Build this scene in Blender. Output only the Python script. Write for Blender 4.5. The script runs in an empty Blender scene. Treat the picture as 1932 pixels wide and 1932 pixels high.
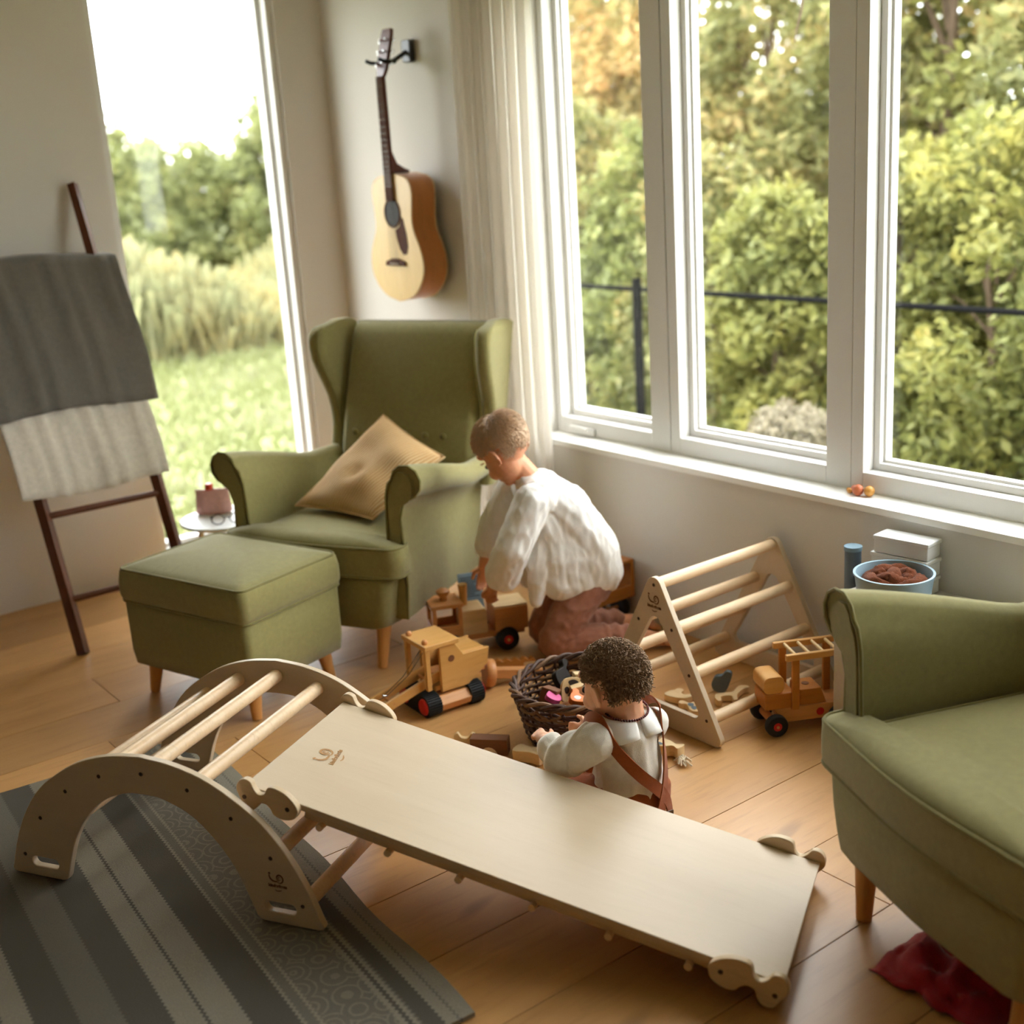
import bpy, bmesh, math, random
import numpy as np
from mathutils import Vector, Matrix, Euler, noise as mnoise

# ------------------------------------------------------------------ camera, world, exposure
scene = bpy.context.scene
COL = scene.collection
PI = math.pi

def cam_setup():
    f, p, roll, az, H = 2353.0, math.radians(15.8), math.radians(3.67), math.radians(36.7), 1.65
    fwd = Vector((math.sin(az) * math.cos(p), math.cos(az) * math.cos(p), -math.sin(p)))
    right = Vector((math.cos(az), -math.sin(az), 0)); up = right.cross(fwd)
    R = right * math.cos(roll) - up * math.sin(roll)
    U = up * math.cos(roll) + right * math.sin(roll)
    cd = bpy.data.cameras.new('camera'); co = bpy.data.objects.new('camera', cd); COL.objects.link(co)
    m = Matrix((R, U, -fwd)).transposed().to_4x4(); m.translation = Vector((0, 0, H))
    co.matrix_world = m
    cd.sensor_fit = 'HORIZONTAL'; cd.sensor_width = 36; cd.lens = 36 * f / 1932
    cd.clip_start = 0.05; cd.clip_end = 300
    cd.dof.use_dof = True; cd.dof.focus_distance = 3.2; cd.dof.aperture_fstop = 1.8
    scene.camera = co
cam_setup()

SKY = 4.3
world = bpy.data.worlds.new('overcast_sky'); scene.world = world; world.use_nodes = True
bg = world.node_tree.nodes['Background']
bg.inputs['Color'].default_value = (0.975, 0.985, 1.0, 1); bg.inputs['Strength'].default_value = SKY
vs = scene.view_settings
vs.view_transform = 'Standard'; vs.look = 'None'; vs.gamma = 1.0; vs.use_curve_mapping = False
vs.exposure = 1.6
cy = scene.cycles
cy.max_bounces = 10; cy.diffuse_bounces = 6; cy.glossy_bounces = 4; cy.transmission_bounces = 8; cy.transparent_max_bounces = 16
cy.use_denoising = True; cy.caustics_reflective = False; cy.caustics_refractive = False
cy.sample_clamp_indirect = 6.0

# ------------------------------------------------------------------ helpers
def lin(c):
    if isinstance(c, str):
        c = c.lstrip('#'); c = [int(c[i:i + 2], 16) / 255 for i in (0, 2, 4)]
    return tuple((x / 12.92 if x <= 0.04045 else ((x + 0.055) / 1.055) ** 2.4) for x in c)

MATS = {}
def nodemat(name):
    m = bpy.data.materials.new(name); m.use_nodes = True
    nt = m.node_tree; b = nt.nodes['Principled BSDF']
    MATS[name] = m
    return m, nt, b
def N(nt, t, **k):
    n = nt.nodes.new(t)
    for a, v in k.items():
        if a.startswith('i_'):
            key = a[2:].replace('_', ' ')
            n.inputs[int(key) if key.isdigit() else key].default_value = v
        else:
            setattr(n, a, v)
    return n
def mixc(nt, fac, a, b, typ='MIX'):
    n = nt.nodes.new('ShaderNodeMix'); n.data_type = 'RGBA'; n.blend_type = typ
    for s, v in ((0, fac), (6, a), (7, b)):
        if isinstance(v, bpy.types.NodeSocket): nt.links.new(v, n.inputs[s])
        elif s == 0: n.inputs[0].default_value = v
        else: n.inputs[s].default_value = (*v[:3], 1)
    return n.outputs[2]
def coords(nt, scale=(1, 1, 1), kind='Object', rot=(0, 0, 0)):
    tc = N(nt, 'ShaderNodeTexCoord'); mp = N(nt, 'ShaderNodeMapping')
    mp.inputs['Scale'].default_value = scale; mp.inputs['Rotation'].default_value = rot
    nt.links.new(tc.outputs[kind], mp.inputs['Vector'])
    return mp.outputs[0]
def bump(nt, b, h, strength=0.3, dist=0.002):
    bp = N(nt, 'ShaderNodeBump'); bp.inputs['Strength'].default_value = strength; bp.inputs['Distance'].default_value = dist
    nt.links.new(h, bp.inputs['Height']); nt.links.new(bp.outputs[0], b.inputs['Normal'])
def noise_out(nt, vec, scale, detail=3, rough=0.5, dist=0.0):
    n = N(nt, 'ShaderNodeTexNoise'); n.inputs['Scale'].default_value = scale; n.inputs['Detail'].default_value = detail
    n.inputs['Roughness'].default_value = rough; n.inputs['Distortion'].default_value = dist
    if vec is not None: nt.links.new(vec, n.inputs['Vector'])
    return n.outputs[0]
def ramp(nt, fac, stops):
    r = N(nt, 'ShaderNodeValToRGB'); e = r.color_ramp.elements
    while len(e) < len(stops): e.new(0.5)
    for k, (p, c) in zip(e, stops): k.position = p; k.color = (*c[:3], 1)
    nt.links.new(fac, r.inputs[0]); return r.outputs[0]
def obj_random(nt):
    return N(nt, 'ShaderNodeObjectInfo').outputs['Random']

def m_plain(name, c, rough=0.6, var=0.08, scale=12, spec=0.4, metal=0.0, bumpy=0.0):
    m, nt, b = nodemat(name); c = lin(c)
    v = noise_out(nt, coords(nt), scale, 3)
    d = tuple(x * (1 - var) for x in c); u = tuple(min(1, x * (1 + var)) for x in c)
    nt.links.new(mixc(nt, v, d, u), b.inputs['Base Color'])
    b.inputs['Roughness'].default_value = rough; b.inputs['Specular IOR Level'].default_value = spec; b.inputs['Metallic'].default_value = metal
    if bumpy: bump(nt, b, noise_out(nt, coords(nt), scale * 6, 4), bumpy, 0.003)
    return m
def m_wood(name, c1, c2, axis='X', scale=9, rough=0.42, rand=0.0, spec=0.4, knots=False, streak=0.45):
    m, nt, b = nodemat(name); c1, c2 = lin(c1), lin(c2)
    st = {'X': (0.12, 1, 1), 'Y': (1, 0.12, 1), 'Z': (1, 1, 0.12)}[axis]
    vec = coords(nt, st)
    if rand:
        ad = N(nt, 'ShaderNodeVectorMath', operation='ADD'); sc = N(nt, 'ShaderNodeVectorMath', operation='SCALE')
        cb = N(nt, 'ShaderNodeCombineXYZ'); r = obj_random(nt)
        for s in range(3): nt.links.new(r, cb.inputs[s])
        nt.links.new(cb.outputs[0], sc.inputs[0]); sc.inputs['Scale'].default_value = 37.0
        nt.links.new(vec, ad.inputs[0]); nt.links.new(sc.outputs[0], ad.inputs[1]); vec = ad.outputs[0]
    n1 = noise_out(nt, vec, scale, 5, 0.62, 0.6)
    n2 = noise_out(nt, vec, scale * 7, 3, 0.6)
    col = mixc(nt, ramp(nt, n1, [(0.3, (0, 0, 0)), (0.7, (1, 1, 1))]), c1, c2)
    dark = tuple(x * 0.72 for x in c1)
    col = mixc(nt, ramp(nt, n2, [(0.52, (0, 0, 0)), (0.75, (streak, streak, streak))]), col, dark)
    if knots:
        n3 = noise_out(nt, coords(nt, (1.2, 3.0, 1)), 2.3, 1)
        col = mixc(nt, ramp(nt, n3, [(0.70, (0, 0, 0)), (0.78, (0.55, 0.55, 0.55))]), col, tuple(x * 0.4 for x in c1))
    if rand:
        hs = N(nt, 'ShaderNodeHueSaturation'); mr = N(nt, 'ShaderNodeMapRange'); nt.links.new(obj_random(nt), mr.inputs[0])
        mr.inputs[3].default_value = 1 - rand; mr.inputs[4].default_value = 1 + rand
        nt.links.new(mr.outputs[0], hs.inputs['Value']); nt.links.new(col, hs.inputs['Color']); col = hs.outputs[0]
    nt.links.new(col, b.inputs['Base Color'])
    b.inputs['Roughness'].default_value = rough; b.inputs['Specular IOR Level'].default_value = spec
    bump(nt, b, n2, 0.12, 0.002)
    return m
def m_fabric(name, c, rough=0.9, weave=900, var=0.16, sheen=0.25, bstr=0.35, c2=None, mscale=60):
    m, nt, b = nodemat(name); c = lin(c); c2 = lin(c2) if c2 else tuple(x * (1 - 2 * var) for x in c)
    vec = coords(nt)
    n1 = noise_out(nt, vec, mscale, 4, 0.7); n0 = noise_out(nt, vec, 5, 2)
    hi = noise_out(nt, vec, weave, 2)
    col = mixc(nt, ramp(nt, n1, [(0.3, (0, 0, 0)), (0.72, (1, 1, 1))]), c2, c)
    col = mixc(nt, ramp(nt, n0, [(0.35, (0, 0, 0)), (0.7, (0.25, 0.25, 0.25))]), col, tuple(x * 0.8 for x in c))
    nt.links.new(col, b.inputs['Base Color']); b.inputs['Roughness'].default_value = rough
    b.inputs['Specular IOR Level'].default_value = 0.2
    b.inputs['Sheen Weight'].default_value = sheen; b.inputs['Sheen Roughness'].default_value = 0.5
    bump(nt, b, hi, bstr, 0.0015)
    return m

class MB:
    """collects polygons for one mesh object"""
    def __init__(s): s.v = []; s.f = []
    def add(s, verts, faces, M=None):
        o = len(s.v)
        s.v += [tuple(M @ Vector(p)) if M is not None else tuple(p) for p in verts]
        s.f += [tuple(o + i for i in f) for f in faces]; return s
    def box(s, c, d, M=None):
        x, y, z = (k / 2 for k in d)
        vs = [(c[0] + a * x, c[1] + b * y, c[2] + e * z) for a in (-1, 1) for b in (-1, 1) for e in (-1, 1)]
        return s.add(vs, [(0, 1, 3, 2), (4, 6, 7, 5), (0, 4, 5, 1), (2, 3, 7, 6), (0, 2, 6, 4), (1, 5, 7, 3)], M)
    def rings(s, rings, cap=True, closed=False, M=None):
        n = len(rings[0]); vs = [p for r in rings for p in r]; fs = []
        L = len(rings)
        for k in range(L if closed else L - 1):
            a, b = k * n, ((k + 1) % L) * n
            for i in range(n):
                j = (i + 1) % n; fs.append((a + i, a + j, b + j, b + i))
        if cap and not closed:
            fs.append(tuple(range(n - 1, -1, -1))); fs.append(tuple(range((L - 1) * n, L * n)))
        return s.add(vs, fs, M)
    def tube(s, pts, r, n=8, closed=False, cap=True, M=None, flat=1.0):
        pts = [Vector(p) for p in pts]; L = len(pts); rr = r if isinstance(r, (list, tuple)) else [r] * L
        rings = []; up = None
        for i, p in enumerate(pts):
            if closed: t = pts[(i + 1) % L] - pts[i - 1]
            else: t = pts[min(i + 1, L - 1)] - pts[max(i - 1, 0)]
            if t.length < 1e-9: t = Vector((0, 0, 1))
            t.normalize()
            if up is None: up = Vector((0, 0, 1)) if abs(t.z) < 0.9 else Vector((1, 0, 0))
            a = t.cross(up)
            if a.length < 1e-6: a = t.orthogonal()
            a.normalize(); b = a.cross(t); b.normalize(); up = b
            rings.append([p + (a * math.cos(2 * PI * k / n) + b * math.sin(2 * PI * k / n) * flat) * rr[i] for k in range(n)])
        return s.rings(rings, cap, closed, M)
    def lathe(s, prof, n=24, M=None):
        rings = [[(r * math.cos(2 * PI * k / n), r * math.sin(2 * PI * k / n), z) for k in range(n)] for r, z in prof]
        return s.rings(rings, True, False, M)
    def ell(s, c, r, n=16, m=10, M=None):
        if not isinstance(r, (tuple, list)): r = (r, r, r)
        rings = []
        for i in range(m + 1):
            t = -PI / 2 + PI * max(0.02, min(0.98, i / m)); 
            rings.append([(c[0] + r[0] * math.cos(t) * math.cos(2 * PI * k / n), c[1] + r[1] * math.cos(t) * math.sin(2 * PI * k / n), c[2] + r[2] * math.sin(t)) for k in range(n)])
        return s.rings(rings, True, False, M)
    def prism(s, out, h0, h1, M=None, hole=None):
        """2D outline (x,y) extruded from z=h0 to z=h1; a hole needs as many points as the outline"""
        n = len(out)
        if hole is None:
            vs = [(x, y, h0) for x, y in out] + [(x, y, h1) for x, y in out]
            fs = [tuple(range(n - 1, -1, -1)), tuple(range(n, 2 * n))] + [(i, (i + 1) % n, n + (i + 1) % n, n + i) for i in range(n)]
        else:
            vs = [(x, y, h) for h in (h0, h1) for x, y in out] + [(x, y, h) for h in (h0, h1) for x, y in hole]
            fs = []
            for i in range(n):
                j = (i + 1) % n
                fs += [(i, j, n + j, n + i), (2 * n + j, 2 * n + i, 3 * n + i, 3 * n + j), (j, i, 2 * n + i, 2 * n + j), (n + i, n + j, 3 * n + j, 3 * n + i)]
        return s.add(vs, fs, M)
    def build(s, name, mat, parent=None, smooth=True, bevel=0.0, seg=2, sharp=38, subsurf=0):
        me = bpy.data.meshes.new(name); me.from_pydata(s.v, [], s.f); me.update()
        return mkobj(name, me, mat, parent, smooth, bevel, seg, sharp, subsurf)

def mkobj(name, me, mat, parent=None, smooth=True, bevel=0.0, seg=2, sharp=38, subsurf=0):
    if mat is not None: me.materials.append(mat if not isinstance(mat, str) else MATS[mat])
    o = bpy.data.objects.new(name, me); COL.objects.link(o)
    if parent is not None: o.parent = parent
    if smooth and len(me.polygons):
        me.polygons.foreach_set('use_smooth', [True] * len(me.polygons))
        if not bevel and sharp: me.set_sharp_from_angle(angle=math.radians(sharp))
    if bevel:
        b = o.modifiers.new('bevel', 'BEVEL'); b.width = bevel; b.segments = seg; b.limit_method = 'ANGLE'; b.angle_limit = math.radians(35); b.harden_normals = True
    if subsurf:
        u = o.modifiers.new('subdivision', 'SUBSURF'); u.levels = subsurf; u.render_levels = subsurf
    return o
def thing(name, label, cat, loc=(0, 0, 0), rz=0.0, group=None, rot=None):
    o = bpy.data.objects.new(name, None); COL.objects.link(o); o.empty_display_size = 0.1
    o.location = loc; o.rotation_euler = rot if rot else (0, 0, rz)
    return tag(o, label, cat, group)
def tag(o, label, cat, group=None, kind=None):
    o['label'] = label; o['category'] = cat
    if group: o['group'] = group
    if kind: o['kind'] = kind
    return o
def struct(o): o['kind'] = 'structure'; return o
def put(o, loc, rz=0.0, rot=None):
    o.location = loc; o.rotation_euler = rot if rot else (0, 0, rz); return o
def bake(o):
    """apply the modifiers of o into its mesh"""
    dg = bpy.context.evaluated_depsgraph_get(); dg.update()
    me = bpy.data.meshes.new_from_object(o.evaluated_get(dg)); o.modifiers.clear(); old = o.data; o.data = me
    bpy.data.meshes.remove(old); return o
def cut(o, cutter_mb):
    c = cutter_mb.build('cutter', None, o.parent, smooth=False)
    m = o.modifiers.new('cut', 'BOOLEAN'); m.object = c; m.operation = 'DIFFERENCE'; m.solver = 'EXACT'
    bake(o); me = c.data; bpy.data.objects.remove(c); bpy.data.meshes.remove(me); return o
def copy_tree(o, parent=None):
    c = o.copy(); COL.objects.link(c); c.parent = parent
    for ch in list(o.children): copy_tree(ch, c)
    return c
def rot_to(d, base=Vector((0, 0, 1))):
    return base.rotation_difference(Vector(d).normalized()).to_matrix().to_4x4()
def T(x, y, z): return Matrix.Translation((x, y, z))
def RX(a): return Matrix.Rotation(a, 4, 'X')
def RY(a): return Matrix.Rotation(a, 4, 'Y')
def RZ(a): return Matrix.Rotation(a, 4, 'Z')
def rrect(w, h, r, n=5, cx=0, cy=0):
    pts = []
    for (sx, sy, a0) in ((1, 1, 0), (-1, 1, PI / 2), (-1, -1, PI), (1, -1, 3 * PI / 2)):
        for k in range(n + 1):
            a = a0 + PI / 2 * k / n; pts.append((cx + sx * (w / 2 - r) + r * math.cos(a), cy + sy * (h / 2 - r) + r * math.sin(a)))
    return pts
def round_poly(pts, r, n=5):
    """rounded corners of a convex polygon"""
    out = []; L = len(pts)
    for i in range(L):
        p = Vector(pts[i]); a = (Vector(pts[i - 1]) - p).normalized(); b = (Vector(pts[(i + 1) % L]) - p).normalized()
        rr = r[i] if isinstance(r, (list, tuple)) else r
        ang = a.angle(b); d = rr / math.tan(ang / 2); c = p + (a + b).normalized() * (rr / math.sin(ang / 2))
        s0 = p + a * d - c; s1 = p + b * d - c
        t0 = math.atan2(s0.y, s0.x); t1 = math.atan2(s1.y, s1.x); dt = (t1 - t0 + PI) % (2 * PI) - PI
        out += [(c.x + rr * math.cos(t0 + dt * k / n), c.y + rr * math.sin(t0 + dt * k / n)) for k in range(n + 1)]
    return out
def interp(xs, tab):
    """piecewise smooth interpolation of a table [(x, y), ...]"""
    X = [t[0] for t in tab]; Y = [t[1] for t in tab]; n = len(X)
    m = []
    for i in range(n):
        a, b = max(i - 1, 0), min(i + 1, n - 1); m.append((Y[b] - Y[a]) / (X[b] - X[a]))
    res = []
    for x in xs:
        i = max(0, min(n - 2, int(np.searchsorted(X, x)) - 1)); h = X[i + 1] - X[i]; t = min(1, max(0, (x - X[i]) / h))
        res.append((2*t**3-3*t*t+1)*Y[i] + (t**3-2*t*t+t)*h*m[i] + (-2*t**3+3*t*t)*Y[i+1] + (t**3-t*t)*h*m[i+1])
    return res

# ------------------------------------------------------------------ materials
m_plain('wall_paint', '#d9d5ce', 0.85, 0.02, 3, 0.25)
m_plain('ceiling_paint', '#f1efea', 0.9, 0.01, 3, 0.2)
m_plain('frame_white', '#dddbd7', 0.45, 0.015, 6, 0.4)
m_plain('sill_white', '#f3f2ee', 0.35, 0.015, 6, 0.5)
m_wood('oak_floor', '#b98a54', '#c99a62', 'X', 7, 0.36, 0.16, 0.45, True)
m_wood('birch', '#cab598', '#d0bda1', 'X', 10, 0.42, streak=0.12)
m_wood('birch_edge', '#cbb08a', '#d8c2a0', 'X', 16, 0.5)
m_wood('birch_dowel', '#dfbe94', '#e8cda8', 'X', 12, 0.4)
m_wood('oak_leg', '#c98d4f', '#d69c5e', 'Z', 9, 0.4)
m_wood('toy_pine', '#cf9850', '#d9a868', 'X', 10, 0.4)
m_wood('toy_beech', '#c98a52', '#d59a62', 'X', 12, 0.42)
m_wood('toy_oak', '#b3702f', '#c2803c', 'X', 12, 0.42)
m_wood('toy_pale', '#d8b885', '#e5c99b', 'X', 10, 0.5)
m_wood('dark_wood', '#4f2814', '#67361c', 'Z', 9, 0.35)
m_wood('walnut_block', '#6d4228', '#80512f', 'X', 9, 0.5)
m_wood('spruce_top', '#d8b070', '#dfba7c', 'Z', 14, 0.3)
m_wood('mahogany', '#b5703a', '#c27f46', 'Z', 8, 0.28)
m_wood('rosewood', '#4b2b1e', '#5d3626', 'Z', 12, 0.7, 0, 0.12)
m_wood('neck_wood', '#5a2a1b', '#6b3422', 'Z', 9, 0.35)
m_fabric('green_linen', '#978f5b', 0.95, 1400, 0.10, 0.3, 0.4)
m_fabric('green_piping', '#857d48', 0.95, 1400, 0.10, 0.3, 0.4)
m_fabric('white_linen', '#efece6', 0.9, 900, 0.03, 0.15, 0.3, None, 30)
m_fabric('cream_knit', '#e6e0d4', 0.95, 500, 0.05, 0.3, 0.5)
m_fabric('rose_linen', '#a5705a', 0.95, 900, 0.10, 0.2, 0.4)
m_fabric('rust_cotton', '#9a4f22', 0.9, 700, 0.10, 0.2, 0.4)
m_fabric('red_cloth', '#a3141c', 0.85, 500, 0.12, 0.3, 0.3)
m_fabric('grey_wool', '#6f6a62', 0.95, 500, 0.10, 0.3, 0.4)
m_fabric('oat_wool', '#ddd4c4', 0.95, 400, 0.10, 0.3, 0.5)
m_fabric('brown_fleece', '#6a3619', 1.0, 260, 0.25, 0.05, 1.0, None, 120)
m_plain('black_rubber', '#1c1d1e', 0.65, 0.15, 30, 0.35)
m_plain('fence_black', '#131314', 0.95, 0.1, 20, 0.03)
m_plain('black_metal', '#1b1b1c', 0.4, 0.1, 20, 0.5)
m_plain('red_paint', '#c1161a', 0.35, 0.08, 14, 0.5)
m_plain('orange_paint', '#d9782a', 0.5, 0.1, 20, 0.4)
m_plain('pink_paint', '#c94f86', 0.5, 0.1, 20, 0.4)
m_plain('slate_paint', '#5f6d78', 0.6, 0.12, 25, 0.35)
m_plain('black_paint', '#26211e', 0.6, 0.12, 25, 0.3)
m_plain('burnt_mark', '#6b4526', 0.7, 0.15, 60, 0.2)
m_plain('faint_mark', '#b58a5c', 0.7, 0.15, 60, 0.2)
m_plain('bolt_metal', '#4b3a2c', 0.4, 0.1, 40, 0.5, 0.6)
m_plain('chrome', '#c9c9c7', 0.25, 0.05, 20, 0.5, 1.0)
m_plain('card_blue', '#7e97a6', 0.6, 0.06, 10, 0.3)
m_plain('ink', '#33363a', 0.7, 0.05, 10, 0.2)
m_plain('blue_plastic', '#8fa9b8', 0.4, 0.04, 8, 0.5)
m_plain('white_plastic', '#e3e4e4', 0.4, 0.03, 8, 0.5)
m_plain('pale_laminate', '#c9c6c1', 0.6, 0.03, 8, 0.3)
m_plain('pink_bag', '#d9a8a2', 0.5, 0.2, 60, 0.5)
m_plain('red_cap', '#d8432e', 0.4, 0.1, 20, 0.5)
m_plain('wicker', '#4a2f20', 0.55, 0.35, 60, 0.4, 0, 0.3)
m_plain('wicker_light', '#7a5a3e', 0.55, 0.3, 60, 0.4, 0, 0.3)
m_plain('hair_blond', '#cdb092', 0.6, 0.3, 120, 0.35)
m_plain('hair_brown', '#967a5e', 0.6, 0.35, 120, 0.4)
m_plain('bead_red', '#5a1210', 0.25, 0.3, 200, 0.6)
m_plain('bead_wood', '#cf9448', 0.45, 0.15, 30, 0.4)
m_plain('bead_rose', '#c06a45', 0.45, 0.15, 30, 0.4)
m_plain('cotton_string', '#ddd0b8', 0.95, 0.1, 200, 0.1)
m_plain('twine', '#6b5f52', 0.9, 0.1, 200, 0.1)
m_plain('eye_dark', '#1d1712', 0.2, 0.05, 20, 0.6)

def m_skin(name, c):
    m, nt, b = nodemat(name); c = lin(c)
    v = noise_out(nt, coords(nt), 35, 3)
    nt.links.new(mixc(nt, v, tuple(x * 0.92 for x in c), tuple(min(1, x * k) for x, k in zip(c, (1.1, 1.0, 0.97)))), b.inputs['Base Color'])
    b.inputs['Roughness'].default_value = 0.5; b.inputs['Subsurface Weight'].default_value = 0.12
    b.inputs['Subsurface Radius'].default_value = (0.012, 0.005, 0.003); b.inputs['Subsurface Scale'].default_value = 0.5
m_skin('skin_boy', '#d79a74'); m_skin('skin_toddler', '#dfab88')

def m_stripes():
    m, nt, b = nodemat('mustard_stripe'); vec = coords(nt)
    w = N(nt, 'ShaderNodeTexWave', wave_type='BANDS', bands_direction='X'); w.inputs['Scale'].default_value = 30; w.inputs['Distortion'].default_value = 1.0
    nt.links.new(vec, w.inputs['Vector'])
    n = noise_out(nt, vec, 6, 2)
    col = mixc(nt, ramp(nt, w.outputs[1], [(0.35, (0, 0, 0)), (0.65, (1, 1, 1))]), lin('#b58a52'), lin('#d6b98c'))
    col = mixc(nt, ramp(nt, n, [(0.4, (0, 0, 0)), (0.7, (0.4, 0.4, 0.4))]), col, lin('#bd9258'))
    nt.links.new(col, b.inputs['Base Color']); b.inputs['Roughness'].default_value = 0.9
    bump(nt, b, w.outputs[1], 0.5, 0.003)
m_stripes()

def m_curtain():
    m, nt, b = nodemat('curtain_linen'); c = lin('#f4f0ea')
    vec = coords(nt, (1, 1, 0.08)); n = noise_out(nt, vec, 160, 3)
    nt.links.new(mixc(nt, n, tuple(x * 0.93 for x in c), c), b.inputs['Base Color']); b.inputs['Roughness'].default_value = 0.95
    tr = N(nt, 'ShaderNodeBsdfTranslucent'); tr.inputs['Color'].default_value = (*c, 1)
    mx = N(nt, 'ShaderNodeMixShader'); mx.inputs[0].default_value = 0.72
    nt.links.new(b.outputs[0], mx.inputs[1]); nt.links.new(tr.outputs[0], mx.inputs[2])
    nt.links.new(mx.outputs[0], nt.nodes['Material Output'].inputs['Surface'])
m_curtain()

def m_glass():
    m, nt, b = nodemat('window_glass'); nt.nodes.remove(b)
    t = N(nt, 'ShaderNodeBsdfTransparent'); t.inputs['Color'].default_value = (0.95, 0.965, 0.96, 1)
    g = N(nt, 'ShaderNodeBsdfGlossy'); g.inputs['Roughness'].default_value = 0.02
    lw = N(nt, 'ShaderNodeLayerWeight'); lw.inputs['Blend'].default_value = 0.5
    pw = N(nt, 'ShaderNodeMath', operation='POWER'); nt.links.new(lw.outputs['Facing'], pw.inputs[0]); pw.inputs[1].default_value = 4.0
    fr = N(nt, 'ShaderNodeMath', operation='MULTIPLY_ADD'); nt.links.new(pw.outputs[0], fr.inputs[0]); fr.inputs[1].default_value = 0.25; fr.inputs[2].default_value = 0.015
    mx = N(nt, 'ShaderNodeMixShader')
    nt.links.new(fr.outputs[0], mx.inputs[0]); nt.links.new(t.outputs[0], mx.inputs[1]); nt.links.new(g.outputs[0], mx.inputs[2])
    nt.links.new(mx.outputs[0], nt.nodes['Material Output'].inputs['Surface'])
m_glass()

def m_leaf(name, stops, scale=1.2, trans=0.45):
    m, nt, b = nodemat(name)
    vec = coords(nt, kind='Object')
    n = noise_out(nt, vec, scale, 2, 0.6); n2 = noise_out(nt, vec, scale * 14, 2, 0.6)
    mm = N(nt, 'ShaderNodeMath', operation='MULTIPLY_ADD'); nt.links.new(n2, mm.inputs[0]); mm.inputs[1].default_value = 0.55
    mm2 = N(nt, 'ShaderNodeMath', operation='MULTIPLY_ADD'); nt.links.new(n, mm2.inputs[0]); mm2.inputs[1].default_value = 0.75; mm2.inputs[2].default_value = -0.15
    nt.links.new(mm2.outputs[0], mm.inputs[2])
    col = ramp(nt, mm.outputs[0], [(p, lin(c)) for p, c in stops])
    nt.links.new(col, b.inputs['Base Color']); b.inputs['Roughness'].default_value = 0.55; b.inputs['Specular IOR Level'].default_value = 0.3
    tr = N(nt, 'ShaderNodeBsdfTranslucent'); nt.links.new(col, tr.inputs['Color'])
    mx = N(nt, 'ShaderNodeMixShader'); mx.inputs[0].default_value = trans
    nt.links.new(b.outputs[0], mx.inputs[1]); nt.links.new(tr.outputs[0], mx.inputs[2])
    nt.links.new(mx.outputs[0], nt.nodes['Material Output'].inputs['Surface'])
m_leaf('leaf_green', [(0.3, '#646c44'), (0.5, '#7f8450'), (0.64, '#9a985a'), (0.8, '#ad8c58')])
m_leaf('leaf_olive', [(0.3, '#666a45'), (0.5, '#828150'), (0.66, '#a08c58'), (0.85, '#b07c50')])
m_leaf('leaf_autumn', [(0.28, '#6e7048'), (0.45, '#968a58'), (0.6, '#b08d5c'), (0.8, '#b8784e')])
m_leaf('leaf_yellow', [(0.3, '#6c7246'), (0.48, '#85854c'), (0.66, '#9c9452'), (0.85, '#ae8a52')])
m_leaf('leaf_far', [(0.3, '#666c48'), (0.5, '#7f8454'), (0.7, '#98945e'), (0.85, '#a48c60')])
m_leaf('meadow', [(0.3, '#7e8260'), (0.5, '#918e68'), (0.64, '#a09260'), (0.85, '#a08f78')], 0.9)
m_leaf('grass_blade', [(0.3, '#6f7548'), (0.5, '#7d8056'), (0.7, '#8b8b6a'), (0.85, '#918f76')], 0.8)
m_leaf('dry_shrub', [(0.3, '#7d745f'), (0.55, '#948a74'), (0.8, '#a39a86')], 3)
m_plain('bark', '#5b4c3d', 0.9, 0.25, 20, 0.2, 0, 0.6)

def m_lawn():
    m, nt, b = nodemat('lawn_ground'); vec = coords(nt)
    n = noise_out(nt, vec, 1.1, 5, 0.65); n2 = noise_out(nt, vec, 30, 3)
    col = ramp(nt, n, [(0.3, lin('#6f7548')), (0.5, lin('#7e8258')), (0.7, lin('#8e8d70'))])
    col = mixc(nt, n2, col, lin('#757a4c'))
    nt.links.new(col, b.inputs['Base Color']); b.inputs['Roughness'].default_value = 1.0; bump(nt, b, n2, 0.8, 0.03)
m_lawn()

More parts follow.
